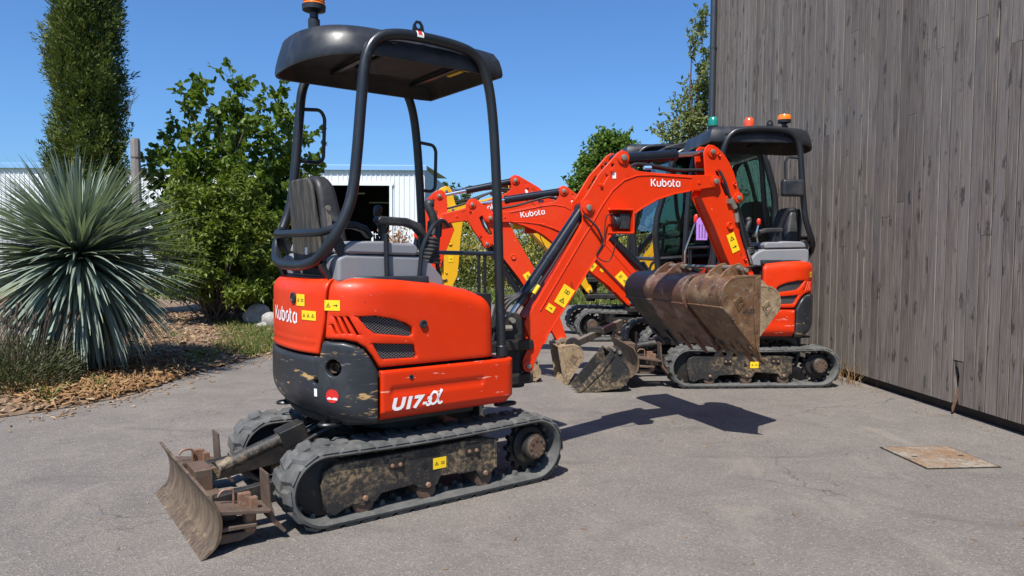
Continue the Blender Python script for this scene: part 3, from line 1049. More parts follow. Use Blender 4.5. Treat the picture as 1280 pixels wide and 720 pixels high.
def leaf_cloud(name, P, D, length, width, mat, parent=None, rnd=None, fold=.18, round_=False):
    """one folded pointed leaf at every point P, growing along D"""
    n = len(P)
    D = nrmz(D)
    R = nrmz(rng.normal(size=(n, 3)))
    S = nrmz(np.cross(D, R))
    U = np.cross(S, D)
    Ln = (length * rng.uniform(.6, 1.35, n))[:, None]
    Wn = (width * rng.uniform(.6, 1.35, n))[:, None]
    mid = P + D * Ln * .45 - U * Wn * fold
    tip = P + D * Ln - U * Wn * fold * 1.5 + np.c_[np.zeros(n), np.zeros(n), -np.ones(n)] * Ln * .08
    if rnd is None:
        rnd = rng.random(n)
    if round_:
        q1 = P + D * Ln * .22
        q2 = P + D * Ln * .72 - U * Wn * fold
        V = np.stack([P, q1 + S * Wn * .40, q2 + S * Wn * .36, tip, q2 - S * Wn * .36, q1 - S * Wn * .40], 1).reshape(-1, 3)
        base = (np.arange(n) * 6)[:, None, None]
        F = (base + np.array([[0, 1, 4, 5], [1, 2, 3, 4]])[None]).reshape(-1, 4)
        return np_mesh(name, V, F, mat, parent, attr=np.repeat(rnd, 6))
    V = np.stack([P, mid + S * Wn * .5 + U * Wn * fold * 2, tip, mid - S * Wn * .5 + U * Wn * fold * 2, mid], 1).reshape(-1, 3)
    base = (np.arange(n) * 5)[:, None, None]
    F = (base + np.array([[0, 4, 1], [1, 4, 2], [0, 3, 4], [3, 2, 4]])[None]).reshape(-1, 3)
    return np_mesh(name, V, F, mat, parent, attr=np.repeat(rnd, 5))

def limb(a, b, sag=0.1, n=6):
    a, b = np.array(a), np.array(b)
    off = rng.normal(0, 1, 3) * np.linalg.norm(b - a) * .08
    out = []
    for i in range(n + 1):
        t = i / n
        p = a * (1 - t) + b * t + off * math.sin(math.pi * t)
        p[2] += sag * np.linalg.norm((b - a)[:2]) * math.sin(math.pi * t)
        out.append(p)
    return out

def bush(name, base, targets, twigs, leaves, tw_len, leaf, mat, trunk_r, label, cat, start=.15, gap=.0, up_bias=.5, sag=.15, trunk_top=None, group=None, round_=False):
    """stems run from the base to the target points; twigs fan from their outer part; leaves sit along the twigs"""
    root = empty(name, base)
    tag(root, label, cat, group)
    mb = MB()
    P, D = [], []
    o0 = np.array([0, 0, 0.0])
    if trunk_top is not None:
        mb.tube([(0, 0, 0), (0.02, 0.01, trunk_top * .5), (0, 0, trunk_top)], [trunk_r * 1.2, trunk_r, trunk_r * .8], 8)
        o0 = np.array([0, 0, trunk_top * .9])
    for T in targets:
        path = limb(o0 + rng.normal(0, .06, 3) * [1, 1, 0], T, sag)
        m = len(path)
        mb.tube(path, [trunk_r * (.55 if trunk_top else 1) * (1 - .85 * i / (m - 1)) for i in range(m)], 5)
        for k in range(twigs):
            t = start + (1 - start) * rng.random() ** .7
            f = t * (m - 1)
            i = min(int(f), m - 2)
            q = path[i] * (1 - (f - i)) + path[i + 1] * (f - i)
            ax = path[-1] - path[0]
            ax = ax / np.linalg.norm(ax)
            d = rng.normal(size=3) + ax * .6 + np.array([0, 0, up_bias])
            d /= np.linalg.norm(d)
            Lt = tw_len * rng.uniform(.4, 1.2)
            for j in range(leaves):
                s = rng.uniform(.15, 1.0)
                P.append(q + d * Lt * s + rng.normal(0, .02, 3))
                ld = rng.normal(size=3) * .9 + d * .5
                D.append(ld)
    mb.build('trunk' if trunk_top else 'stems', MAT['bark'], root)
    P = np.array(P)
    D = np.array(D)
    rnd = np.clip(rng.normal(.45, .22, len(P)), 0, 1)
    c = leaf_cloud('crown', P, D, leaf[0], leaf[1], mat, root, rnd, round_=round_)
    return root

# hazel: tall loose shrub with upright shoots
hb = at_depth(300, 388, 13.0)
tg = []
for (px, py) in ((212, 165), (228, 132), (246, 118), (262, 108), (291, 97), (306, 118), (325, 132), (350, 128), (372, 140), (390, 178), (396, 205), (205, 200), (192, 240), (190, 275), (188, 210), (385, 235), (270, 150), (240, 160), (300, 150), (340, 165), (365, 185), (280, 185), (250, 200), (330, 210), (225, 230), (375, 260), (300, 230)):
    q = at_depth(px, py, 13.0 + random.uniform(-1.0, 1.0))
    tg.append(np.array([q.x - hb.x, q.y - 13.0, q.z]))
for i in range(52):
    a = random.uniform(0, 2 * math.pi)
    r = random.uniform(.4, 1.5)
    tg.append(np.array([r * math.cos(a), r * math.sin(a), random.uniform(.9, 2.6)]))
bush('hazel_shrub', (hb.x, 13.0, .08), tg, 30, 14, .40, (.105, .090), MAT['hazel'], .022, 'tall loose green hazel shrub with shoots rising against the sky', 'shrub', start=.25, round_=True)
# yellow-green bush in front of it
lb = at_depth(268, 375, 11.2)
tg = []
for i in range(90):
    a = random.uniform(0, 2 * math.pi)
    ph = random.uniform(0.05, 1.0)
    r = .80 * math.cos(ph * .9) * random.uniform(.8, 1.1)
    tg.append(np.array([r * math.cos(a), r * math.sin(a), .35 + 2.0 * ph * random.uniform(.85, 1.08)]))
bush('evergreen_bush', (lb.x, 11.2, .08), tg, 26, 13, .22, (.080, .038), MAT['lightbush'], .012, 'dense yellow green bush with small glossy leaves before the hazel', 'bush', start=.45, up_bias=.9)
# a low dark bush between, filling the foot of the hazel
lb = at_depth(345, 372, 12.4)
tg = []
for i in range(34):
    a = random.uniform(0, 2 * math.pi)
    r = random.uniform(.3, .75)
    tg.append(np.array([r * math.cos(a), r * math.sin(a), random.uniform(.4, 1.5)]))
bush('leafy_undergrowth', (lb.x, 12.4, .06), tg, 16, 10, .26, (.09, .07), MAT['hazel'], .012, 'low dark leafy undergrowth at the foot of the hazel by the rocks', 'bush', start=.3)

# tall cypress
cyb = at_depth(112, 300, 12.0)
cyp = empty('cypress_tree', (cyb.x, 12.0, .05))
tag(cyp, 'tall dark columnar cypress standing behind the yucca', 'tree')
mb = MB()
mb.tube([(0, 0, 0), (.03, 0, 1.5), (-.02, 0, 4.0), (0, 0, 6.9)], [.14, .11, .07, .02], 8)
mb.build('trunk', MAT['bark'], cyp)
P, D, RN = [], [], []
for k in range(2100):
    h = rng.uniform(1.0, 6.6)
    th = rng.uniform(0, 2 * math.pi)
    lobes = 1 + .13 * math.sin(3 * th + h * 1.3) + .10 * math.sin(5 * th - h * 2.1) + .08 * math.sin(h * 4.0 + th)
    R = (.50 if h < 5 else .50 * max(.1, (7.2 - h) / 2.2)) * lobes * (1.22 if h < 3.0 and math.cos(th) > .2 else 1.0)
    r0 = R * (rng.uniform(.55, .86) if k % 3 else rng.uniform(.1, .6))
    q0 = np.array([r0 * math.cos(th), r0 * math.sin(th), h])
    ax = np.array([math.cos(th) * .55, math.sin(th) * .55, 1.0]) + rng.normal(0, .18, 3)
    ax /= np.linalg.norm(ax)
    Lb = rng.uniform(.2, .36)
    tone = np.clip(rng.normal(.42, .2), 0, .9)
    m = 66
    t = rng.uniform(0, 1, m)
    spread = rng.normal(0, 1, (m, 3)) * (.055 * (1 - .5 * t))[:, None]
    P.append(q0 + ax * (t * Lb)[:, None] + spread)
    D.append(ax + rng.normal(0, .38, (m, 3)) + spread * 3)
    RN.append(np.clip(tone + rng.normal(0, .12, m), 0, 1))
leaf_cloud('crown', np.concatenate(P), np.concatenate(D), .072, .020, MAT['cypress'], cyp, np.concatenate(RN), .1)
# wiry side shoots poking out of the outline
for (px, py, dx, dy) in ((160, 120, 12, -8), (158, 140, 16, -22), (160, 150, 10, -40), (62, 62, -12, 6), (64, 180, -8, 10), (150, 56, 10, 2)):
    a = at_depth(px, py, 11.7) - Vector((cyb.x, 12.0, .05))
    b = at_depth(px + dx, py + dy, 11.6) - Vector((cyb.x, 12.0, .05))
    mb = MB()
    mb.tube([a, (a + b) / 2 + Vector((0, 0, .03)), b], [.006, .004, .002], 4)
    for i in range(4):
        c = a.lerp(b, random.uniform(.4, .9))
        mb.tube([c, c + Vector((random.uniform(-.02, .1), 0, random.uniform(.04, .12)))], .002, 4)
    mb.build('side_shoot', MAT['bark'], cyp)

# old wooden post between cypress and hazel
pq = at_depth(172, 300, 11.0)
post = empty('wooden_post', (pq.x, 11.0, .05))
tag(post, 'grey weathered wooden post between the cypress and the hazel', 'post')
hp = at_depth(172, 177, 11.0).z
mb = MB()
mb.tube([(0, 0, 0), (.01, 0, hp * .5), (-.005, 0, hp - .05), (0, 0, hp)], [.075, .07, .07, .055], 9)
mb.build('post_shaft', MAT['greypost'], post)
mb = MB()
mb.lathe([(.074, 0), (.074, .02)], (0, 0, hp - .3), n=12)
mb.build('wire_band', MAT['rust'], post)

# yucca: a ball of stiff narrow leaves, the lower ones hanging
yc = at_depth(99, 338, 7.0)
yuc = empty('yucca_plant', (yc.x, 7.0, .08))
tag(yuc, 'big spherical blue green yucca with stiff spiky leaves', 'yucca')
mb = MB()
mb.tube([(0, 0, 0), (.01, 0, .5), (0, 0, yc.z)], [.13, .11, .10], 9)
mb.build('trunk', MAT['bark'], yuc)
def yucca_leaf(bend, tone, tip):
    """a leaf along +x, one unit long"""
    n = 7
    V, rn = [], []
    for i in range(n + 1):
        t = i / n
        w = .0165 * (1 - t ** 2.2) * (.75 + .5 * min(1, t * 3)) + .0008
        z = -bend * t * t
        x = t - .25 * bend * bend * t ** 3
        V += [(x, -w, z + w * .45), (x, 0, z), (x, w, z + w * .45)]
        rn += [min(1, tone + (.35 if t > .93 else 0) * tip)] * 3
    F = []
    for i in range(n):
        a = i * 3
        F += [(a, a + 3, a + 4, a + 1), (a + 1, a + 4, a + 5, a + 2)]
    return V, F, rn
ymesh = []
for tone in (.12, .34, .55, .74):
    for bend in (.03, .10, .22, .38):
        V, F, rn = yucca_leaf(bend, tone, 1)
        me = bpy.data.meshes.new('leaf')
        me.from_pydata(V, [], F)
        a = me.attributes.new('rnd', 'FLOAT', 'POINT')
        a.data.foreach_set('value', rn)
        me.polygons.foreach_set('use_smooth', [True] * len(F))
        me.materials.append(MAT['yucca'])
        ymesh.append((bend, me, V, F, rn))
big = MB()
bigr = []
NY = 1400
order = list(range(NY))
cands = []
for i in range(NY):
    u = (i + .5) / NY
    ct = 1 - 1.94 * u ** .95           # from straight up to steeply down
    th = i * 2.399963 + random.gauss(0, .12)
    ct = max(-1, min(1, ct + random.gauss(0, .05)))
    st = math.sqrt(1 - ct * ct)
    d = Vector((st * math.cos(th), st * math.sin(th), ct))
    cands.append((d, ct))
# those facing the camera side show largest: they are the single leaves
rank = sorted(range(NY), key=lambda i: cands[i][0].y - .15 * abs(cands[i][0].x))
single = set(rank[:290])
for i in range(NY):
    d, ct = cands[i]
    ln = random.uniform(.86, 1.07) * (.93 if ct > .6 else 1.0)
    want = .03 if ct > .75 else (.09 if ct > .2 else (.22 if ct > -.3 else .30))
    pool = [m for m in ymesh if abs(m[0] - want) < .14]
    bend, me, V, F, rn = random.choice(pool)
    x = d
    y = Vector((0, 0, 1)).cross(x)
    if y.length < .05:
        y = Vector((0, 1, 0))
    y.normalize()
    z = x.cross(y)
    ln *= 1.0 + .14 * (1 - ct * ct)
    org = Vector((0, 0, yc.z + .03 + ct * .09)) + d * .05
    M = Matrix(((x.x * ln, y.x, z.x, org.x), (x.y * ln, y.y, z.y, org.y), (x.z * ln, y.z, z.z, org.z), (0, 0, 0, 1)))
    if i in single:
        o = link('leaf', me, yuc)
        o.matrix_local = M
    else:
        big.add(V, F, M)
        bigr += rn
me = bpy.data.meshes.new('leaf_mass')
me.from_pydata(big.v, [], big.f)
a = me.attributes.new('rnd', 'FLOAT', 'POINT')
a.data.foreach_set('value', bigr)
me.polygons.foreach_set('use_smooth', [True] * len(big.f))
me.materials.append(MAT['yucca'])
o = link('leaf_mass', me, yuc)
o['kind'] = 'stuff'
# dry skirt under the ball
mbp, mbr = MB(), []
for i in range(170):
    th = random.uniform(0, 2 * math.pi)
    ct = random.uniform(-.99, -.72)
    st = math.sqrt(1 - ct * ct)
    x = Vector((st * math.cos(th), st * math.sin(th), ct))
    y = Vector((0, 0, 1)).cross(x).normalized()
    z = x.cross(y)
    ln = random.uniform(.5, .85)
    V, F, rn = yucca_leaf(.12, random.random(), 0)
    M = Matrix(((x.x * ln, y.x, z.x, 0), (x.y * ln, y.y, z.y, 0), (x.z * ln, y.z, z.z, yc.z - .08), (0, 0, 0, 1)))
    mbp.add(V, F, M)
    mbr += [random.random()] * len(V)
me = bpy.data.meshes.new('dry_skirt')
me.from_pydata(mbp.v, [], mbp.f)
a = me.attributes.new('rnd', 'FLOAT', 'POINT')
a.data.foreach_set('value', mbr)
me.materials.append(MAT['yuccadry'])
link('dry_skirt', me, yuc)

# lavender by the left edge
lv = at_depth(22, 455, 6.1)
lav = empty('lavender_shrub', (lv.x, 6.1, .08))
tag(lav, 'low grey green lavender shrub with dry flower stalks beside the yucca', 'shrub')
P = []
for i in range(5200):
    th = rng.uniform(0, 2 * math.pi)
    r = .46 * math.sqrt(rng.random())
    P.append((r * math.cos(th), r * math.sin(th), rng.uniform(0, .40) * math.sqrt(max(0.05, 1 - (r / .5) ** 2))))
P = np.array(P)
leaf_cloud('foliage', P, P * [1, 1, .6] + [0, 0, .3] + rng.normal(0, .15, P.shape), .075, .010, MAT['lavender'], lav)
mb = MB()
for i in range(75):
    th = random.uniform(0, 2 * math.pi)
    r = random.uniform(.05, .4)
    a = Vector((r * math.cos(th), r * math.sin(th), .25))
    b = a + Vector((math.cos(th) * .16 * r * 2, math.sin(th) * .16 * r * 2, random.uniform(.22, .42)))
    mb.tube([a, a.lerp(b, .5) + Vector((0, 0, .02)), b], [.003, .003, .002], 4)
    mb.lathe([(.003, 0), (.010, .02), (.009, .05), (.002, .07)], b, (b - a), 5)
mb.build('flower_stalk', MAT['bark'], lav)

# rocks at the bed edge under the hazel
def rock(px, py, r, Y, label, seed):
    q = ground_at(px, py)
    k = Y / q.y
    bm = bmesh.new()
    bmesh.ops.create_icosphere(bm, subdivisions=3, radius=1)
    rs = np.random.default_rng(seed)
    dirs = rs.normal(size=(14, 3))
    dirs /= np.linalg.norm(dirs, axis=1)[:, None]
    cut = rs.uniform(.62, .95, 14)
    for v in bm.verts:
        c = np.array(v.co)
        for d, h in zip(dirs, cut):
            s = c @ d
            if s > h:
                c = c - d * (s - h)
        v.co = Vector(c * [r[0], r[1], r[2]])
    me = bpy.data.meshes.new('rock')
    bm.to_mesh(me)
    bm.free()
    me.materials.append(MAT['rock'])
    o = link('rock', me)
    o.location = (q.x * k, Y, .06 + r[2] * .55)
    tag(o, label, 'rock', 'rocks under the hazel')
rock(320, 400, (.24, .22, .26), 11.2, 'large pale limestone rock lying under the hazel', 3)
rock(338, 402, (.16, .16, .16), 10.9, 'small rounded grey rock next to the large limestone rock', 5)
rock(326, 404, (.11, .10, .08), 10.7, 'small flat stone lying in front of the large limestone rock', 9)

# trees behind the yard
tb = at_depth(764, 300, 27.0)
tg = []
ztop = at_depth(757, 157, 27).z
for i in range(150):
    a = random.uniform(0, 2 * math.pi)
    ph = random.random()
    ph = ph ** .8
    r = 1.70 * math.sqrt(max(.02, 1 - (2 * ph - 1) ** 2)) * random.uniform(.65, 1.0) * (1.1 - .2 * ph)
    tg.append(np.array([r * math.cos(a), r * math.sin(a), 1.3 + (ztop - 1.5) * ph]))
bush('round_tree', (tb.x, 27.0, 0), tg, 22, 13, .40, (.15, .10), MAT['treeleaf'], .09, 'round bright green tree behind the excavator boom', 'tree', start=.5, trunk_top=1.6, sag=.05)
tb = at_depth(893, 300, 17.0)
tg = []
for (px, py, dy) in ((885, 20, 0), (878, 40, .5), (884, 70, 0), (880, 100, -.4), (870, 108, 0), (862, 118, .3), (852, 130, 0), (846, 142, 0), (838, 152, .3), (828, 165, 0), (836, 172, -.3), (860, 150, .5), (872, 140, -.5), (880, 160, 0), (868, 175, .4), (850, 178, 0), (884, 130, .6), (905, 60, 0), (915, 30, .4), (925, 90, 0), (905, 120, .5), (880, 185, 0), (860, 190, .3)):
    q = at_depth(px, py, 17.0 + dy)
    tg.append(np.array([q.x - tb.x, dy, q.z]))
bush('grey_green_tree', (tb.x, 17.0, 0), tg, 20, 14, .46, (.13, .055), MAT['olive'], .07, 'loose grey green tree behind the corner of the timber building', 'tree', start=.62, trunk_top=1.8, sag=.08)
tb = at_depth(566, 300, 60.0)
tg = []
ztop = at_depth(565, 220, 60).z
for i in range(60):
    a = random.uniform(0, 2 * math.pi)
    ph = random.random()
    r = 2.3 * math.sqrt(max(.05, 1 - (2 * ph - 1) ** 2)) * random.uniform(.6, 1.0)
    tg.append(np.array([r * math.cos(a), r * math.sin(a), 1.6 + (ztop - 2) * ph]))
bush('far_tree', (tb.x, 60, 0), tg, 12, 9, .7, (.32, .2), MAT['fartree'], .16, 'distant rounded green tree seen over the red excavator booms', 'tree', start=.4, trunk_top=2.0, sag=.05)

# flowering hedge at the end of the yard: a mass of stems nobody could count
P, D, RN = [], [], []
for k in range(620):
    x = rng.uniform(-2.6, 9.0)
    y = rng.uniform(19.6, 22.2)
    h = rng.uniform(1.2, 2.15) + .18 * math.sin(x * 2.3)
    tone = rng.uniform(0, 1)
    m = 44
    t = rng.uniform(0.05, 1, m) ** .8
    le = rng.normal(0, .12, 2)
    q = np.c_[x + le[0] * t * h + rng.normal(0, .12, m), y + le[1] * t * h + rng.normal(0, .12, m), t * h]
    P.append(q)
    D.append(np.c_[rng.normal(0, .6, m), rng.normal(0, .6, m), np.full(m, .6)])
    RN.append(np.clip(.32 + .4 * t * tone + rng.normal(0, .15, m) + (t > .6) * .5 * tone, 0, 1))
tag(leaf_cloud('flowering_hedge', np.concatenate(P), np.concatenate(D), .15, .05, MAT['hedge'], None, np.concatenate(RN)), 'tall yellow flowering hedge at the far end of the yard', 'hedge', kind='stuff')
# dried brown plants by the hall
P, D = [], []
for k in range(60):
    q = at_depth(random.uniform(478, 512), 318, 15.0)
    h = random.uniform(1.1, 1.75)
    for j in range(40):
        t = random.uniform(.3, 1)
        P.append((q.x + random.gauss(0, .06), 15.0 + random.gauss(0, .15), h * t))
        D.append((random.gauss(0, .5), random.gauss(0, .5), .7))
tag(leaf_cloud('dried_plants', np.array(P), np.array(D), .09, .03, MAT['dried']), 'clump of brown dried plants at the edge of the yard', 'dry plants', kind='stuff')
# ------------------------------------------------------------------ excavator: house skin
HW, TAIL, AC, FRONT = .49, .628, -.28, .445
_P = [(FRONT, -.28), (FRONT, -.42)]
for i in range(1, 7):
    t = math.pi / 2 * i / 7
    _P.append((FRONT - .07 * (1 - math.cos(t)), -.42 - .07 * math.sin(t)))
_P.append((FRONT - .07, -HW))
_n0 = len(_P)
for i in range(49):
    t = math.pi / 2 * i / 48
    _P.append((AC - (TAIL + AC) * math.sin(t) ** (2 / 2.5), -HW * max(0.0, math.cos(t)) ** (2 / 2.5)))
_P = np.array(_P)
_d = np.r_[0, np.cumsum(np.hypot(*np.diff(_P, axis=0).T))]
_d = _d - _d[_n0] + .72
SL = float(_d[-1])
def outl(s):
    """plan outline of the upper body: s runs from the right front corner round the tail to the left"""
    m = 1
    if s > SL:
        s = 2 * SL - s
        m = -1
    return float(np.interp(s, _d, _P[:, 0])), m * float(np.interp(s, _d, _P[:, 1]))
def surf(s, z, depth=0.0):
    a0 = outl(s - .004)
    a1 = outl(s + .004)
    tx, ty = a1[0] - a0[0], a1[1] - a0[1]
    l = math.hypot(tx, ty) + 1e-9
    p = outl(s)
    nx, ny = ty / l, -tx / l               # s runs backwards along the right side: outward is to the right
    return Vector((p[0] + nx * depth * SGN, p[1] + ny * depth * SGN, z))
SGN = 1.0
_t = surf(.4, .8, .1)
if _t.y < -HW:
    SGN = -1.0

def dense(poly, g):
    out = []
    n = len(poly)
    for i in range(n):
        a, b = Vector(poly[i]), Vector(poly[(i + 1) % n])
        m = max(1, int(round((b - a).length / g)))
        for k in range(m):
            out.append(a.lerp(b, k / m))
    return out

def panel(name, poly, holes, mat, parent, base=0.0, r=.010, thick=.03, prof=None, g=.022, mirror=False, smooth=50, surf_fn=None):
    """moulded skin panel: a polygon in (s, z) laid on the body surface, edges rounded over, rims turned inwards"""
    sf = surf_fn or surf
    loops = [dense(lp, g) for lp in [poly] + list(holes)]
    pts, ed, segs = [], [], []
    for lp in loops:
        o = len(pts)
        pts += lp
        for i in range(len(lp)):
            ed.append((o + i, o + (i + 1) % len(lp)))
            segs.append((lp[i], lp[(i + 1) % len(lp)]))
    A = np.array([[s[0].x, s[0].y] for s in segs])
    B = np.array([[s[1].x, s[1].y] for s in segs])
    AB = B - A
    LL = (AB ** 2).sum(1)
    n_out = len(loops[0])
    rh = min(r, .0045)                 # openings get a tighter edge than the outline
    def bd2(x, y):
        q = np.array([x, y])
        t = np.clip(((q - A) * AB).sum(1) / LL, 0, 1)
        d = np.sqrt((((A + AB * t[:, None]) - q) ** 2).sum(1))
        return float(d[:n_out].min()), (float(d[n_out:].min()) if len(d) > n_out else 9.0)
    def bd(x, y):
        return min(bd2(x, y))
    def inside(q):
        return inpoly(q, poly) and not any(inpoly(q, h) for h in holes)
    nb = len(pts)
    for k, (a, b) in enumerate(segs):
        e = (b - a).normalized()
        nn = Vector((-e.y, e.x))
        rr = r if k < n_out else rh
        for sg in (1, -1):
            for dd in (.12 * rr, .4 * rr, rr):
                for t in (.0, .5):
                    q = a.lerp(b, t) + nn * sg * dd
                    if inside(q) and bd(q.x, q.y) > dd * .92:
                        pts.append(q)
    xs = [p[0] for p in poly]
    zs = [p[1] for p in poly]
    x = min(xs) + g / 2
    while x < max(xs):
        z = min(zs) + g / 2
        while z < max(zs):
            if inside((x, z)) and bd(x, z) > max(g * .6, r * 1.3):
                pts.append(Vector((x, z)))
            z += g
        x += g
    res = geometry.delaunay_2d_cdt(pts, ed, [], 0, 2e-4)
    V2 = res[0]
    tris = [tuple(t) for t in res[2] if inside(sum((V2[i] for i in t), Vector((0, 0))) / 3)]
    vs = []
    for p in V2:
        d, dh = bd2(p.x, p.y)
        dep = base
        if d < r:
            dep += r - math.sqrt(max(0, r * r - (r - d) ** 2))
        if dh < rh:
            dep += rh - math.sqrt(max(0, rh * rh - (rh - dh) ** 2))
        if prof:
            dep += prof(p.x, p.y)
        vs.append(sf(2 * SL - p.x if mirror else p.x, p.y, dep))
    cnt = {}
    for t in tris:
        for i in range(3):
            a, b = t[i], t[(i + 1) % 3]
            if (b, a) in cnt:
                del cnt[(b, a)]
            else:
                cnt[(a, b)] = 1
    fs = list(tris)
    rim = {}
    for (a, b) in cnt:
        for q in (a, b):
            if q not in rim:
                rim[q] = len(vs)
                p = V2[q]
                dep = base + thick + (prof(p.x, p.y) if prof else 0)
                vs.append(sf(2 * SL - p.x if mirror else p.x, p.y, dep))
        fs.append((b, a, rim[a], rim[b]))
    me = bpy.data.meshes.new(name)
    me.from_pydata([tuple(v) for v in vs], [], fs)
    bm = bmesh.new()
    bm.from_mesh(me)
    bmesh.ops.recalc_face_normals(bm, faces=bm.faces)
    bm.to_mesh(me)
    bm.free()
    me.polygons.foreach_set('use_smooth', [True] * len(me.polygons))
    me.set_sharp_from_angle(angle=rad(smooth))
    me.materials.append(mat)
    return link(name, me, parent)

def on_surf(name, vs2, fs, s0, z0, mat, parent, lift=.002, flip=1, base=0.0, sf=None, scale=1.0, mirror=False):
    """flat print laid on the body skin: x runs along -s (reads left to right from the right side)"""
    vs = []
    for (x, y) in vs2:
        s = s0 + flip * x * scale
        vs.append((sf or surf)(2 * SL - s if mirror else s, z0 + y * scale, base - lift))
    return MB().add(vs, fs).build(name, mat, parent, smooth=0)

WARN = []
def warn_tris(w, h, kinds):
    """black pictograms for a yellow warning sticker: triangles, pages, arrows"""
    vs, fs = [], []
    n = len(kinds)
    horizontal = w >= h
    for i, k in enumerate(kinds):
        cx = (-w / 2 + w * (i + .5) / n) if horizontal else 0
        cy = 0 if horizontal else (h / 2 - h * (i + .5) / n)
        s = .36 * min((w / n) if horizontal else w, h if horizontal else h / n)
        o = len(vs)
        if k == 't':
            T = [(math.cos(rad(90 + 120 * j)), math.sin(rad(90 + 120 * j))) for j in range(3)]
            vs += [(cx + s * x, cy + s * y - .15 * s) for x, y in T] + [(cx + s * .66 * x, cy + s * .66 * y - .15 * s) for x, y in T]
            fs += [(o + j, o + (j + 1) % 3, o + 3 + (j + 1) % 3, o + 3 + j) for j in range(3)]
            o = len(vs)
            vs += [(cx - .08 * s, cy - .3 * s), (cx + .08 * s, cy - .3 * s), (cx + .08 * s, cy + .2 * s), (cx - .08 * s, cy + .2 * s)]
            fs.append((o, o + 1, o + 2, o + 3))
        elif k == 'b':
            for sx in (-1, 1):
                o = len(vs)
                a0, a1 = cx + sx * .06 * s, cx + sx * .8 * s
                q = [(a0, cy - .6 * s), (a1, cy - .5 * s), (a1, cy + .55 * s), (a0, cy + .45 * s)]
                c = (sum(p[0] for p in q) / 4, sum(p[1] for p in q) / 4)
                vs += q + [(c[0] + (p[0] - c[0]) * .65, c[1] + (p[1] - c[1]) * .72) for p in q]
                fs += [(o + j, o + (j + 1) % 4, o + 4 + (j + 1) % 4, o + 4 + j) for j in range(4)]
        else:
            q = [(-.8, -.12), (.2, -.12), (.2, -.45), (.8, 0), (.2, .45), (.2, .12), (-.8, .12)]
            vs += [(cx + s * x, cy + s * y) for x, y in q]
            fs.append(tuple(range(o, o + 7)))
    return vs, fs

def sticker_surf(parent, s, z, w, h, kinds, base=0.0, mirror=False, sf=None):
    nx = 4
    vs = [(-w / 2 + w * i / nx, -h / 2) for i in range(nx + 1)] + [(-w / 2 + w * i / nx, h / 2) for i in range(nx + 1)]
    fs = [(i, i + 1, nx + 2 + i, nx + 1 + i) for i in range(nx)]
    o = on_surf('warning_sticker', vs, fs, s, z, MAT['decal'], parent, .0018, -1, base, sf, mirror=mirror)
    v2, f2 = warn_tris(w * .92, h * .86, kinds)
    on_surf('pictogram', v2, f2, s, z, MAT['ink'], o, .0028, -1, base, sf, mirror=mirror)

def flat(parent, name, vs2, fs, org, ex, ez, mat, lift=0.0):
    """flat print on a plane given by its origin and two directions"""
    ex, ez = Vector(ex).normalized(), Vector(ez).normalized()
    n = ex.cross(ez)
    o = Vector(org)
    return MB().add([o + ex * x + ez * y + n * lift for x, y in vs2], fs).build(name, mat, parent, smooth=0)

def sticker_flat(parent, org, ex, ez, w, h, kinds):
    o = flat(parent, 'warning_sticker', [(-w / 2, -h / 2), (w / 2, -h / 2), (w / 2, h / 2), (-w / 2, h / 2)], [(0, 1, 2, 3)], org, ex, ez, MAT['decal'], .0018)
    v2, f2 = warn_tris(w * .92, h * .92, kinds)
    flat(o, 'pictogram', v2, f2, org, ex, ez, MAT['ink'], .003)

HOODTOP = [(.10, .96), (.155, 1.0), (.19, 1.025), (.28, 1.058), (.49, 1.10), (.68, 1.12), (.80, 1.123), (1.46, 1.12), (3, 1.12)]
def hood_top(s):
    s = min(s, 2 * SL - s)
    return float(np.interp(s, [p[0] for p in HOODTOP], [p[1] for p in HOODTOP]))
def hood_prof(s, z):
    R = .07
    d = max(0.0, hood_top(s) - z)
    x = 0.0
    if d < R:
        x = R - math.sqrt(max(0, R * R - (R - d) ** 2))
    if s < .19:                                  # front end turns in
        q = .19 - s
        x += .5 * q * q / .07
    return x
def rear_prof(s, z):
    x = hood_prof(s, z)
    for zz in (.803, .838):
        x += .006 * math.exp(-((z - zz) / .006) ** 2) if 1.10 < s < 2 * SL - 1.10 else 0
    return x
def cw_prof(s, z):
    q = min(s, 2 * SL - s)
    k = max(0, min(1, (q - .80) / .35))
    R = .04 + .13 * k
    d = max(0.0, z - .44)
    return R - math.sqrt(max(0, R * R - (R - d) ** 2)) if d < R else 0.0
def low_prof(s, z):
    x = 0.0
    if z < .497:
        x += (.497 - z) * .9
    def st(v, e, w=.006):
        return 1 / (1 + math.exp(-(v - e) / (w / 3)))
    m = st(s, .21) * st(-s, -.725) * st(z, .572) * st(-z, -.612)
    return x + .007 * m

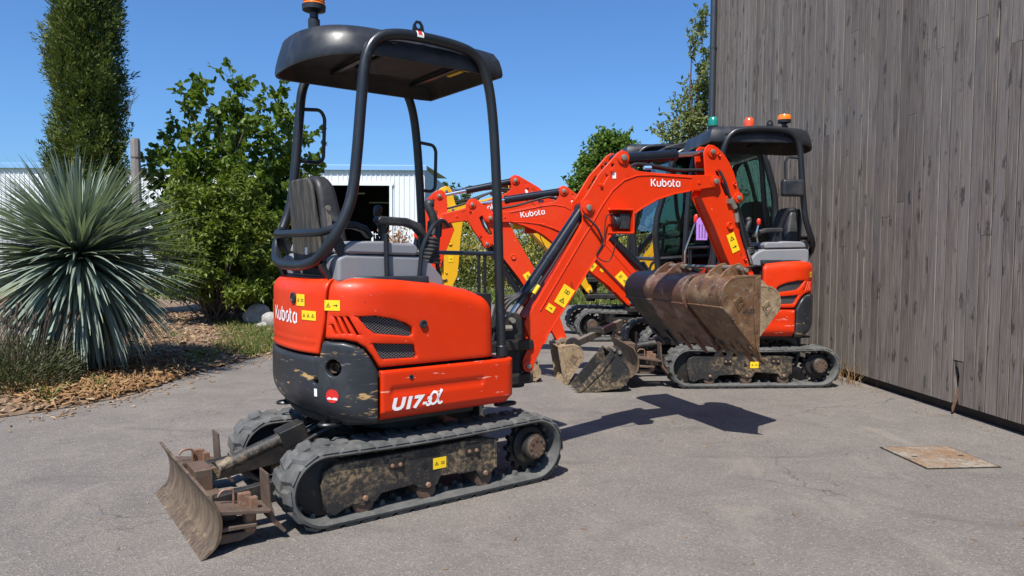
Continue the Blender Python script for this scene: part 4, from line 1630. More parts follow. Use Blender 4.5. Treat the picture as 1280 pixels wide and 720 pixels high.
def build_house(root, o):
    """o: options of this machine"""
    red, red2 = MAT[o.get('house_paint', o['paint'])], MAT[o['paint2']]
    detail = o['detail']
    g = .020 if detail else .035
    slot = []
    for (st, zt, sb, zb) in ((1.010, .910, .990, .866), (.995, .946, .958, .868), (.964, .947, .924, .868), (.934, .947, .882, .862)):
        slot.append([(st + .007, zt), (st - .007, zt), (sb - .007, zb), (sb + .007, zb)])
    g1 = [(.886, .948), (.802, .950), (.70, .930), (.64, .908), (.609, .887), (.606, .852), (.62, .843), (.800, .866), (.84, .893)]
    g2 = [(.815, .823), (.606, .806), (.597, .798), (.583, .748), (.592, .738), (.765, .744), (.775, .752)]
    hood = [(.125, .708), (.778, .708), (.815, .765), (.845, .803), (.89, .829), (.95, .840), (1.052, .842), (1.045, .92), (1.024, 1.118)]
    hood += [(s, hood_top(s)) for s in (.9, .80, .68, .58, .49, .38, .28, .22, .19, .155)] + [(.135, .90)]
    panel('side_hood', hood, [g1, g2] + slot, red, root, .012, .012, .03, hood_prof, g)
    lh = [(.50, .708), (.778, .708), (.815, .765), (.845, .803), (.89, .829), (.95, .840), (1.052, .842), (1.045, .92), (1.024, 1.118)]
    lh += [(s, hood_top(s)) for s in (.9, .80, .68, .58, .52)] + [(.49, 1.05), (.485, .80)]
    g1l = [(max(.56, s), z) for s, z in g1]
    panel('side_hood', lh, [g1, g2] + slot, red, root, .012, .012, .03, hood_prof, g, mirror=True)
    rear = [(1.088, .768), (1.064, .86), (1.052, .92), (1.034, 1.118)]
    rear = rear + [(1.15, 1.12), (SL, 1.12), (2 * SL - 1.15, 1.12)] + [(2 * SL - s, z) for s, z in reversed(rear)]
    rp = panel('rear_panel', rear, [], red, root, .008, .010, .03, rear_prof, .014 if detail else .03)
    cwp = [(.788, .44), (.788, .692), (.826, .758), (.857, .792), (.90, .816), (.95, .828), (1.058, .830), (1.078, .757)]
    cwp = cwp + [(1.25, .755), (SL, .755), (2 * SL - 1.25, .755)] + [(2 * SL - s, z) for s, z in reversed(cwp)]
    hole = [(.999 + .040 * math.cos(t), .711 + .040 * math.sin(t)) for t in np.linspace(0, 2 * math.pi, 20, endpoint=False)]
    port = [(1.097 + .017 * math.cos(t), .645 + .017 * math.sin(t)) for t in np.linspace(0, 2 * math.pi, 12, endpoint=False)]
    cw = panel('counterweight', cwp, [hole, port], MAT['cw'], root, 0.0, .014, .05, cw_prof, .020)
    for m in (False, True):
        low = [(-.03, .455), (.776, .455), (.776, .692), (-.03, .692)]
        panel('lower_side_panel', low, [], red2, root, 0.0, .012, .03, low_prof, .012 if (detail and not m) else .03, mirror=m)
    # front apron and floor
    mb = MB()
    mb.box((.42, 0, .575), (.05, .80, .22))
    mb.build('front_apron', red2, root, bevel=.012)
    mb = MB()
    mb.box((.15, .10, .688), (.56, .72, .03))
    mb.build('floor_plate', MAT['plastic'], root, bevel=.006)
    # dark structure inside so nothing shows through the openings
    ring = [outl(s) for s in np.linspace(.52, 2 * SL - .52, 40)]
    mb = MB()
    n = len(ring)
    vs = [(p[0] * .91, p[1] * .91, .47) for p in ring] + [(p[0] * .88, p[1] * .88, 1.085) for p in ring]
    mb.add(vs, [tuple(range(n)), tuple(range(2 * n - 1, n - 1, -1))] + [(i, (i + 1) % n, n + (i + 1) % n, n + i) for i in range(n)])
    mb.box((.10, -.32, .75), (.42, .24, .56))
    mb.build('inner_frame', MAT['void'], root, smooth=0)
    # deck over the engine
    ring = [outl(s) for s in np.linspace(.50, 2 * SL - .50, 50)]
    n = len(ring)
    vs = [(p[0] * .90, p[1] * .90, 1.09) for p in ring] + [(p[0] * .885, p[1] * .885, 1.128) for p in ring]
    mb = MB().add(vs, [tuple(range(n)), tuple(range(2 * n - 1, n - 1, -1))] + [(i, (i + 1) % n, n + (i + 1) % n, n + i) for i in range(n)])
    mb.build('engine_deck', MAT['plastic'], root, bevel=.008)
    # top of the right hood
    vs, fs = [], []
    S = np.linspace(.135, .62, 14)
    for s in S:
        a = surf(s, hood_top(s) - .0005, .078 + (hood_prof(s, hood_top(s)) - .07 if s < .19 else 0))
        vs += [a, (a.x, -.20, a.z + .004), (a.x, -.20, a.z - .2)]
    for i in range(len(S) - 1):
        for k in range(2):
            fs.append((i * 3 + k, i * 3 + 3 + k, i * 3 + 4 + k, i * 3 + 1 + k))
    MB().add(vs, fs).build('hood_top', red, root)
    # grille meshes behind the openings, both sides
    for m in ((False, True) if detail else (True,)):
        for poly, nm in ((g1, 'grille_mesh'), (g2, 'grille_mesh')):
            mb = MB()
            smin, smax = min(p[0] for p in poly), max(p[0] for p in poly)
            zmin, zmax = min(p[1] for p in poly), max(p[1] for p in poly)
            st = .0125
            i = 0
            z = zmin - .2
            for k in range(90):
                for sg in (1, -1):
                    # wire lines at +-35 degrees, clipped to the opening
                    c = smin - .3 + k * st * 1.5
                    last = None
                    for q in range(60):
                        s = c + q * .008
                        zz = zmin - .01 + q * .0056 if sg > 0 else zmax + .01 - q * .0056
                        ok = inpoly((s, zz), poly)
                        if ok and last is None:
                            last = (s, zz)
                        if (not ok or q == 59) and last is not None:
                            p0 = surf(2 * SL - last[0] if m else last[0], last[1], .030)
                            p1 = surf(2 * SL - s if m else s, zz, .030)
                            if (p1 - p0).length > .006:
                                mb.cyl(p0, p1, .0019, 4, cap=False)
                            last = None
            mb.build(nm, MAT['mesh'], root)
    # radiator core glimpsed through the mesh
    for m in (False, True):
        mb = MB()
        for k in range(6):
            p0 = surf(2 * SL - (.62 + k * .045) if m else .62 + k * .045, .76, .075)
            mb.cyl(p0, p0 + Vector((0, 0, .17)), .012 + .006 * (k % 2), 8)
        mb.build('engine_parts', MAT['darksteel'], root)
    # keyhole plug, exhaust, port
    p = surf(.553, .90, .006)
    mb = MB().lathe([(.020, -.004), (.020, .004), (.014, .006), (.013, .001), (.004, .001)], p, (0, -1, 0), 18)
    mb.build('hood_lock', MAT['plastic'], root)
    p = surf(.622, .653, -.001)
    MB().lathe([(.011, -.004), (.011, .003), (.006, .004), (.005, .0)], p, (0, -1, 0), 12).build('panel_bolt', MAT['plastic'], root)
    p, q = surf(.999, .711, .075), surf(.999, .711, .012)
    mb = MB().tube([p, q], [.024, .024], 14, cap=False)
    mb.cyl(p, p + (q - p) * .3, .021, 14)
    mb.build('exhaust_pipe', MAT['rust'], root)
    # lettering and stickers
    if detail:
        vs, fs = text_tris('U17', .076, .0042, .22)
        vs = [(x * 1.22, y) for x, y in vs]
        on_surf('lettering', vs, fs, .728, .505, MAT['white'], root, .002, -1, 0.0, lambda s, z, d: surf(s, z, d + low_prof(s, z)), 1)
        vs, fs = text_tris('-3', .058, .0036, .22)
        on_surf('lettering', vs, fs, .562, .506, MAT['white'], root, .002, -1, 0.0, lambda s, z, d: surf(s, z, d + low_prof(s, z)), 1)
        # alpha drawn as a ribbon
        mbv, mbf = [], []
        pts3 = [(p[0], p[1]) for p in crom([(.088, .086, 0), (.066, .050, 0), (.044, .014, 0), (.018, .004, 0), (.003, .028, 0), (.012, .060, 0), (.036, .076, 0), (.056, .056, 0), (.058, .022, 0), (.068, .003, 0), (.088, .012, 0)], 6)]
        for i, p in enumerate(pts3):
            a, b = pts3[max(0, i - 1)], pts3[min(len(pts3) - 1, i + 1)]
            t = Vector((b[0] - a[0], b[1] - a[1])).normalized()
            nn = Vector((-t.y, t.x)) * .0070
            mbv += [(p[0] + nn.x, p[1] + nn.y), (p[0] - nn.x, p[1] - nn.y)]
        mbf = [(2 * i, 2 * i + 2, 2 * i + 3, 2 * i + 1) for i in range(len(pts3) - 1)]
        on_surf('lettering', mbv, mbf, .523, .507, MAT['white'], root, .0024, -1, 0.0, lambda s, z, d: surf(s, z, d + low_prof(s, z)), .80)
    vs, fs = logo_tris(.30)
    on_surf('lettering', vs, fs, SL + .145, .905, MAT['white'], rp, .002, -1, .008, lambda s, z, d: surf(s, z, d + rear_prof(s, z)), 1)
    for (s, z, w, h, kd) in ((1.215, 1.015, .072, .056, 'tb'), (1.008, .998, .082, .048, 'ta'), (1.150, .946, .105, .044, 'ttt')):
        sticker_surf(root, s, z, w, h, kd, .0115 if s < 1.04 else .0075, sf=lambda s_, z_, d_: surf(s_, z_, d_ + hood_prof(s_, z_)))
    sticker_surf(root, 1.0, 1.0, .08, .05, 'tb', .0115, mirror=True, sf=lambda s_, z_, d_: surf(s_, z_, d_ + hood_prof(s_, z_)))
    sticker_surf(root, 1.15, .95, .07, .09, 'tt', .0075, mirror=True, sf=lambda s_, z_, d_: surf(s_, z_, d_ + hood_prof(s_, z_)))
    # round emblem, red and white stickers on the counterweight
    p = surf(1.285, 1.022, .004)
    nrm = (surf(1.285, 1.022, -.1) - p).normalized()
    MB().lathe([(.026, -.004), (.026, .003), (.018, .004), (.0165, .0015), (.004, .0015)], p, nrm, 18).build('filler_cap', MAT['plastic'], root)
    dv = [(.032 * math.cos(t), .032 * math.sin(t)) for t in np.linspace(0, 2 * math.pi, 20, endpoint=False)]
    rs = on_surf('round_sticker', dv, [tuple(range(20))], 1.003, .583, MAT['redsticker'], cw, .0022, -1, 0, lambda s, z, d: surf(s, z, d + cw_prof(s, z)))
    on_surf('sticker_print', [(-.026, -.016), (.026, -.018), (.024, -.008), (.008, -.006), (0, -.012), (-.012, -.005), (-.024, -.009)], [tuple(range(7))], 1.003, .583, MAT['white'], rs, .003, -1, 0, lambda s, z, d: surf(s, z, d + cw_prof(s, z)))
    on_surf('white_label', [(-.009, -.018), (.009, -.018), (.009, .018), (-.009, .018)], [(0, 1, 2, 3)], 1.096, .592, MAT['white'], cw, .0022, -1, 0, lambda s, z, d: surf(s, z, d + cw_prof(s, z)))
    # slewing ring and belly
    mb = MB()
    mb.cyl((0, 0, .34), (0, 0, .44), .25, 28)
    mb.build('slewing_ring', MAT['darksteel'], root)
    mb = MB()
    ring = [outl(s) for s in np.linspace(.2, 2 * SL - .2, 40)]
    n = len(ring)
    vs = [(p[0] * .86, p[1] * .86, .43) for p in ring] + [(p[0] * .9, p[1] * .9, .475) for p in ring]
    mb.add(vs, [tuple(range(n)), tuple(range(2 * n - 1, n - 1, -1))] + [(i, (i + 1) % n, n + (i + 1) % n, n + i) for i in range(n)])
    mb.build('belly_plate', MAT['darksteel'], root, smooth=0)
    # tie-down eyes under the body
    for (x, y) in ((-.50, -.30), (.43, -.40), (-.50, .30)):
        mb = MB()
        mb.tube([(x + .06 * math.cos(t), y + .035 * math.sin(t), .435) for t in np.linspace(0, 2 * math.pi, 16, endpoint=False)], .009, 6, True)
        mb.build('tie_down_eye', MAT['frame'], root)

def logo_tris(width):
    """the maker's name in rounded strokes, cut like a stencil"""
    st = []
    # each letter: list of strokes in a cell, x advance
    def arc(cx, cy, rx, ry, a0, a1, n=10):
        return [(cx + rx * math.cos(rad(a0 + (a1 - a0) * i / n)), cy + ry * math.sin(rad(a0 + (a1 - a0) * i / n))) for i in range(n + 1)]
    x = 0
    st += [[(x, 0), (x, 1.0)], [(x + .62, 1.0), (x + .20, .50), (x + .66, 0)]]
    x += .92
    st += [[(x, .70), (x, .28)] + arc(x + .26, .26, .26, .26, 180, 300), [(x + .52, .70), (x + .52, 0)]]
    x += .82
    st += [[(x, 1.0), (x, .12)], arc(x + .28, .34, .28, .34, 120, -150, 16)]
    x += .86
    st += [arc(x + .28, .35, .28, .35, 60, 210, 10), arc(x + .28, .35, .28, .35, 240, 390, 10)]
    x += .82
    st += [[(x, .95), (x, .24)] + arc(x + .22, .22, .22, .22, 180, 280, 6), [(x - .10, .68), (x + .24, .68)]]
    x += .52
    st += [arc(x + .27, .34, .27, .34, 70, 300, 14), [(x + .54, .70), (x + .54, 0)]]
    tot = x + .54
    k = width / tot
    hw = .085
    vs, fs = [], []
    for s in st:
        o = len(vs)
        for i, p in enumerate(s):
            a, b = s[max(0, i - 1)], s[min(len(s) - 1, i + 1)]
            t = Vector((b[0] - a[0], b[1] - a[1])).normalized()
            m = 1.0
            if 0 < i < len(s) - 1:
                t0 = Vector((p[0] - a[0], p[1] - a[1])).normalized()
                m = 1 / max(.55, t0.dot(t))
            nn = Vector((-t.y, t.x)) * hw * m
            vs += [((p[0] + nn.x) * k, (p[1] + nn.y) * k), ((p[0] - nn.x) * k, (p[1] - nn.y) * k)]
        fs += [(o + 2 * i, o + 2 * i + 2, o + 2 * i + 3, o + 2 * i + 1) for i in range(len(s) - 1)]
    return vs, fs

# ------------------------------------------------------------------ canopy, seat, controls
def mirror_y(pts):
    return [(p[0], -p[1], p[2]) for p in pts]

def build_canopy(root, o):
    fr = [(.392, -.42, .70), (.385, -.41, 1.0), (.365, -.41, 1.5), (.338, -.41, 1.90), (.300, -.41, 2.12), (.235, -.41, 2.225), (.13, -.41, 2.262), (-.07, -.41, 2.272), (-.22, -.41, 2.262), (-.315, -.41, 2.225), (-.370, -.41, 2.13), (-.392, -.41, 1.95), (-.415, -.41, 1.70), (-.438, -.41, 1.52), (-.475, -.405, 1.40), (-.530, -.372, 1.285), (-.563, -.285, 1.205), (-.580, -.15, 1.178), (-.584, 0, 1.175)]
    for sd in (1, -1):
        P = fr if sd == 1 else mirror_y(fr)
        mb = MB().tube(crom(P, 6), .0255, 16)
        f = mb.build('canopy_frame', MAT['frame'], root)
        bar = [(-.455, -.41 * sd, 1.46), (-.49, -.40 * sd, 1.37), (-.545, -.33 * sd, 1.335), (-.575, -.2 * sd, 1.33), (-.584, 0, 1.33)]
        MB().tube(crom(bar, 6), .019, 12).build('rear_guard_bar', MAT['frame'], root)
        mb = MB()
        mb.lathe([(.031, 0), (.031, .05), (.027, .055)], (.392, -.42 * sd, .70), n=16)
        mb.build('post_collar', MAT['frame'], f)
        # lifting eye
        mb = MB()
        lp = [(-.10 + .032, 2.29), (-.10 + .026, 2.325), (-.10 + .012, 2.345), (-.10 - .012, 2.345), (-.10 - .026, 2.325), (-.10 - .032, 2.29)]
        mb.plate(lp, [disc(-.10, 2.322, .013, 12)], -.415 * sd, -.405 * sd)
        mb.build('lifting_eye', MAT['frame'], f)
        # struts from the guard down to the deck
        mb = MB()
        mb.bar((-.55, -.30 * sd, 1.19), (-.51, -.30 * sd, 1.11), .05, .02)
        mb.bar((-.50, -.36 * sd, 1.30), (-.40, -.36 * sd, 1.12), .02, .05)
        mb.build('guard_strut', MAT['frame'], f)
    # white and red tag on the tube
    mb = MB()
    t = np.linspace(-.3, 1.9, 6)
    vs = [(-.10 + dx, -.41 - .0262 * math.sin(q), 2.2715 + .0262 * math.cos(q)) for dx in (-.018, .018) for q in t]
    mb.add(vs, [(i, i + 1, 7 + i, 6 + i) for i in range(5)])
    w = mb.build('tube_label', MAT['white'], root)
    mb = MB()
    vs = [(-.10 + dx, -.41 - .0267 * math.sin(q), 2.2715 + .0267 * math.cos(q)) for dx in (-.012, .010) for q in t[2:5]]
    mb.add(vs, [(i, i + 1, 4 + i, 3 + i) for i in range(2)])
    mb.build('label_print', MAT['redsticker'], w)
    # roof shell
    def roof_out(ins):
        P = []
        W = .385 - ins
        fx, tx = .415 - ins, .615 - ins
        for i in range(9):
            P.append((fx - (0 if i else 0), -W * .97 + 2 * W * .97 * i / 8))
        for i in range(1, 10):
            P.append((fx - (fx + .22) * i / 9, W))
        for i in range(1, 24):
            q = math.pi * i / 24
            c, s_ = math.cos(q), math.sin(q)
            P.append((-.22 - (tx - .22) * s_ ** (2 / 2.6), W * (abs(c) ** (2 / 2.6)) * (1 if c > 0 else -1)))
        for i in range(9):
            P.append((-.22 + (fx + .22) * i / 9, -W))
        return P
    def zoff(x):
        return .03 * max(0, (x - .15) / .27) ** 2 * 0 + (-.045 * max(0, (-x - .28) / .36) ** 2)
    levels = [(0.0, 2.158), (-.004, 2.172), (.0, 2.205), (.010, 2.245), (.032, 2.283), (.075, 2.303), (.14, 2.312), (.26, 2.318)]
    inner = [(.014, 2.160), (.022, 2.20), (.040, 2.235), (.09, 2.245), (.26, 2.25)]
    rings = [roof_out(i) for i, z in levels]
    n = len(rings[0])
    vs, fs = [], []
    for R, (ins, z) in zip(rings, levels):
        vs += [(x, y, z + (zoff(x) if z < 2.26 else 0)) for x, y in R]
    for k in range(len(levels) - 1):
        for i in range(n):
            j = (i + 1) % n
            fs.append((k * n + i, k * n + j, (k + 1) * n + j, (k + 1) * n + i))
    fs.append(tuple(range((len(levels) - 1) * n, len(levels) * n)))
    roof = MB().add(vs, fs).build('roof', MAT['plastic'], root, smooth=60)
    vs, fs = [], []
    for ins, z in inner:
        vs += [(x, y, z + (zoff(x) if z < 2.21 else 0)) for x, y in roof_out(ins)]
    for k in range(len(inner) - 1):
        for i in range(n):
            j = (i + 1) % n
            fs.append((k * n + i, k * n + j, (k + 1) * n + j, (k + 1) * n + i))
    fs.append(tuple(range((len(inner) - 1) * n, len(inner) * n)))
    vs += [(x, y, 2.158 + zoff(x)) for x, y in roof_out(0)]
    o2 = len(inner) * n
    fs += [(i, (i + 1) % n, o2 + (i + 1) % n, o2 + i) for i in range(n)]
    MB().add(vs, fs).build('roof_lining', MAT['under_plastic'], roof, smooth=60)
    mb = MB()
    mb.box((.02, 0, 2.235), (.36, .40, .024))
    mb.build('lining_panel', MAT['under_plastic'], roof, bevel=.02)
    for x in (-.22, .27):
        MB().box((x, 0, 2.225), (.03, .80, .014)).build('roof_bar', MAT['frame'], roof, bevel=.003)
    MB().box((-.05, .2, 2.236), (.09, .07, .004)).build('lining_label', MAT['pin'], roof, smooth=0)
    MB().add([(.33, -.20, 2.231), (.33, -.12, 2.231), (.37, -.12, 2.229), (.37, -.20, 2.229)], [(0, 1, 2, 3)]).build('warning_sticker', MAT['decal'], roof, smooth=0)
    MB().box((.295, -.1, 2.213), (.02, .14, .006)).build('warning_sticker', MAT['decal'], roof, smooth=0)
    # handles on the left posts
    for P in ([(-.392, .41, 2.02), (-.27, .41, 2.03), (-.245, .41, 1.99), (-.255, .41, 1.76), (-.28, .41, 1.735), (-.41, .41, 1.74)], [(.337, .41, 1.91), (.45, .41, 1.90), (.47, .41, 1.87), (.465, .41, 1.64), (.44, .41, 1.615), (.355, .41, 1.62)]):
        MB().tube(fillet(P, .045, 5), .0105, 8).build('grab_handle', MAT['frame'], root)
    # beacon
    if o.get('beacon', True):
        bx, by = o.get('beacon_at', (-.36, .12))
        bz0 = 2.312 - (.085 if o.get('beacon_low') else 0)
        mb = MB()
        mb.lathe([(.030, 0), (.030, .012), (.014, .014), (.014, .05), (.028, .056), (.030, .075), (.030, .105), (.022, .115), (.022, .14), (.045, .150), (.058, .152), (.060, .176)], (bx, by, bz0), n=20)
        mb.lathe([(.008, -.02), (.016, -.01), (.016, .02), (.010, .03)], (bx - .03, by - .03, 2.345), (.3, -1, 0), 10)
        b = mb.build('beacon_stem', MAT['plastic'], root)
        prof = [(.054, .176)]
        if o.get('beacon_low'):
            prof += [(.060, .178), (.060, .205), (.052, .222), (.02, .228)]
        for i in range(0 if o.get('beacon_low') else 7):
            prof += [(.056, .180 + i * .012), (.053, .186 + i * .012)]
        if not o.get('beacon_low'):
            prof += [(.048, .268), (.036, .277), (.012, .281)]
        MB().lathe(prof, (bx, by, bz0), n=24).build('beacon_lens', MAT['amber'], b)

def build_cockpit(root, o):
    # seat
    mb = MB()
    mb.prism([(-.43, 1.16), (.02, 1.16), (.045, 1.20), (.03, 1.245), (-.10, 1.262), (-.36, 1.235), (-.44, 1.22)], -.22, .22)
    mb.build('seat_cushion', MAT['vinyl'], root, bevel=.03, seg=3)
    def back_slab(w0, w1, z0, z1, rc, xf, xb):
        """upright slab with rounded top corners; xf, xb give front and rear faces by height"""
        out = [(w0, z0)]
        for k in range(7):
            t = math.pi / 2 * k / 6
            out.append((w1 - rc + rc * math.cos(t), z1 - rc + rc * math.sin(t)))
        out += [(-y, z) for y, z in reversed(out)]
        n = len(out)
        vs = [(xf(z), y, z) for y, z in out] + [(xb(z), y, z) for y, z in out]
        return MB().add(vs, [tuple(range(n)), tuple(range(2 * n - 1, n - 1, -1))] + [(i, n + i, n + (i + 1) % n, (i + 1) % n) for i in range(n)])
    mb = back_slab(.215, .165, 1.215, 1.612, .09, lambda z: -.355 - .30 * max(0, z - 1.3) ** 1.15, lambda z: -.487 - .06 * (z - 1.2))
    mb.build('backrest', MAT['vinyl'], root, bevel=.028, seg=4)
    mb = back_slab(.195, .160, 1.19, 1.60, .07, lambda z: -.484 - .10 * (z - 1.2), lambda z: -.506 - .10 * (z - 1.2))
    sh = mb.build('backrest_shell', MAT['seatback'], root, bevel=.010, seg=3)
    MB().box((-.529, -.06, 1.245), (.002, .03, .035)).build('shell_label', MAT['white'], sh, smooth=0)
    mb = MB()
    mb.bar((-.478, -.212, 1.45), (-.462, -.212, 1.29), .006, .022)
    mb.lathe([(.013, 0), (.013, .010)], (-.478, -.212, 1.45), (0, -1, 0), 10)
    mb.lathe([(.013, 0), (.013, .010)], (-.466, -.212, 1.34), (0, -1, 0), 10)
    mb.build('recliner_bracket', MAT['pin'], root)
    mb = MB()
    mb.box((-.20, 0, 1.135), (.50, .42, .05))
    mb.bar((-.42, -.17, 1.14), (-.46, -.17, 1.24), .03, .03)
    mb.bar((-.42, .17, 1.14), (-.46, .17, 1.24), .03, .03)
    mb.build('seat_base', MAT['darksteel'], root, bevel=.006)
    for sd in (-1, 1):
        mb = MB()
        # console: lower body and lid with a lip
        mb.prism([(-.50, 1.10), (.07, 1.06), (.055, 1.12), (-.02, 1.195), (-.08, 1.222), (-.46, 1.232), (-.50, 1.215)], sd * .23, sd * .385)
        c = mb.build('console', MAT['greyplastic'], root, bevel=.018, seg=3)
        mb = MB()
        mb.prism([(-.47, 1.236), (-.09, 1.226), (-.085, 1.262), (-.11, 1.285), (-.24, 1.287), (-.25, 1.294), (-.42, 1.292), (-.46, 1.272)], sd * .228, sd * .39)
        mb.build('console_lid', MAT['greyplastic'], c, bevel=.014, seg=3)
        # armrest
        mb = MB()
        mb.prism([(-.285, 1.395), (-.27, 1.375), (-.12, 1.37), (-.07, 1.355), (-.03, 1.315), (-.005, 1.33), (-.045, 1.385), (-.12, 1.41), (-.27, 1.415)], sd * .275, sd * .345)
        mb.build('armrest', MAT['vinyl'], root, bevel=.012)
        mb = MB()
        mb.bar((-.235, sd * .31, 1.26), (-.24, sd * .31, 1.38), .02, .03)
        mb.build('armrest_post', MAT['frame'], root)
        # pilot lever with bellows and grip
        mb = MB()
        pr = []
        for i in range(7):
            pr += [(.060 - i * .005, i * .020), (.050 - i * .005, .010 + i * .020)]
        mb.lathe(pr, (.02, sd * .31, 1.19), (.15, 0, 1), 16)
        b = mb.build('lever_bellows', MAT['hose'], root)
        g = crom([(.04, sd * .31, 1.33), (.05, sd * .31, 1.38), (.035, sd * .31, 1.43), (.02, sd * .30, 1.475), (.045, sd * .295, 1.50)], 5)
        mb = MB().tube(g, [.013] * 5 + [.022] * (len(g) - 10) + [.026, .027, .024, .018, .010], 12)
        mb.build('lever_grip', MAT['vinyl'], b)
    # safety lever: bent tube beside the console
    mb = MB().tube(fillet([(-.09, -.40, 1.12), (-.075, -.40, 1.27), (.0, -.39, 1.385), (.065, -.37, 1.405), (.10, -.36, 1.37)], .06, 6), .011, 8)
    mb.build('safety_lever', MAT['frame'], root)
    MB().tube([(-.265, -.405, 1.10), (-.268, -.40, 1.33)], .012, 8).build('belt_stalk', MAT['frame'], root)
    # travel levers and front rail
    for y in (.06, .16):
        mb = MB().tube(fillet([(.36, y, .70), (.34, y, .95), (.27, y, 1.18), (.285, y, 1.34)], .08, 5), .012, 8)
        mb.tube([(.285, y, 1.33), (.292, y, 1.42)], .018, 10)
        mb.build('travel_lever', MAT['frame'], root)
    mb = MB().tube([(.372, -.40, 1.235), (.39, .30, 1.24)], .0125, 8)
    for y in (-.28, -.22):
        mb.tube([(.376, y, 1.235), (.38, y, .72)], .009, 8)
    mb.build('front_rail', MAT['frame'], root)

def build_cab(root, o):
    """closed cab: pillars, roof and glass"""
    W, x0, x1, zt = .46, -.52, .62, 2.08
    mb = MB()
    side = fillet([(x0, 0, .72), (x0 - .02, 0, 1.6), (x0 + .12, 0, zt), (x1 - .16, 0, zt), (x1 + .04, 0, 1.35), (x1 - .02, 0, .72)], .16, 6)
    for sd in (-1, 1):
        MB().tube([(p.x, sd * W, p.z) for p in side], .032, 10).build('cab_frame', MAT['frame'], root)
        MB().tube([(.10, sd * W, .72), (.06, sd * W, zt - .01)], .028, 10).build('door_pillar', MAT['frame'], root)
        MB().tube([(x0, sd * W, 1.10), (x1, sd * W, 1.02)], .022, 8).build('door_rail', MAT['frame'], root)
        poly = [(p.x, p.z) for p in side]
        MB().prism(poly, sd * (W - .012), sd * (W - .008)).build('side_window', MAT['glass'], root, smooth=0)
    for (xa, za, xb, zb) in ((x1 + .03, 1.30, x1 - .15, zt - .02), (x1 - .02, .74, x1 + .03, 1.28)):
        MB().add([(xa, -W, za), (xa, W, za), (xb, W, zb), (xb, -W, zb)], [(0, 1, 2, 3)]).build('windscreen', MAT['glass'], root, smooth=0)
    MB().add([(x0 - .01, -W, 1.2), (x0 - .01, W, 1.2), (x0 + .08, W, zt - .04), (x0 + .08, -W, zt - .04)], [(0, 1, 2, 3)]).build('rear_window', MAT['glass'], root, smooth=0)
    mb = MB()
    mb.prism([(x0 + .02, zt), (x0 + .10, zt + .07), (x1 - .30, zt + .085), (x1 - .05, zt + .02), (x1 - .04, zt - .01)], -W - .03, W + .03)
    mb.build('roof', MAT['plastic'], root, bevel=.02, seg=3)
    for x in (x0, x1):
        mb = MB().tube([(x, -W, 1.02 if x > 0 else 1.1), (x, W, 1.02 if x > 0 else 1.1)], .022, 8)
        mb.build('cross_rail', MAT['frame'], root)

# ------------------------------------------------------------------ undercarriage
def track_path(xi, xs, r, zc, n=160):
    """closed path round idler and sprocket, as (x, z, tangent angle)"""
    Ls = xi - xs
    per = 2 * Ls + 2 * math.pi * r
    out = []
    for i in range(n):
        d = per * i / n
        if d < Ls:
            out.append((xs + d, zc - r, 0.0))
        elif d < Ls + math.pi * r:
            a = -math.pi / 2 + (d - Ls) / r
            out.append((xi + r * math.cos(a), zc + r * math.sin(a), a + math.pi / 2))
        elif d < 2 * Ls + math.pi * r:
            q = d - Ls - math.pi * r
            sag = .012 * math.sin(math.pi * q / Ls)
            out.append((xi - q, zc + r - sag, math.pi))
        else:
            a = math.pi / 2 + (d - 2 * Ls - math.pi * r) / r
            out.append((xs + r * math.cos(a), zc + r * math.sin(a), a + math.pi / 2))
    return out, per

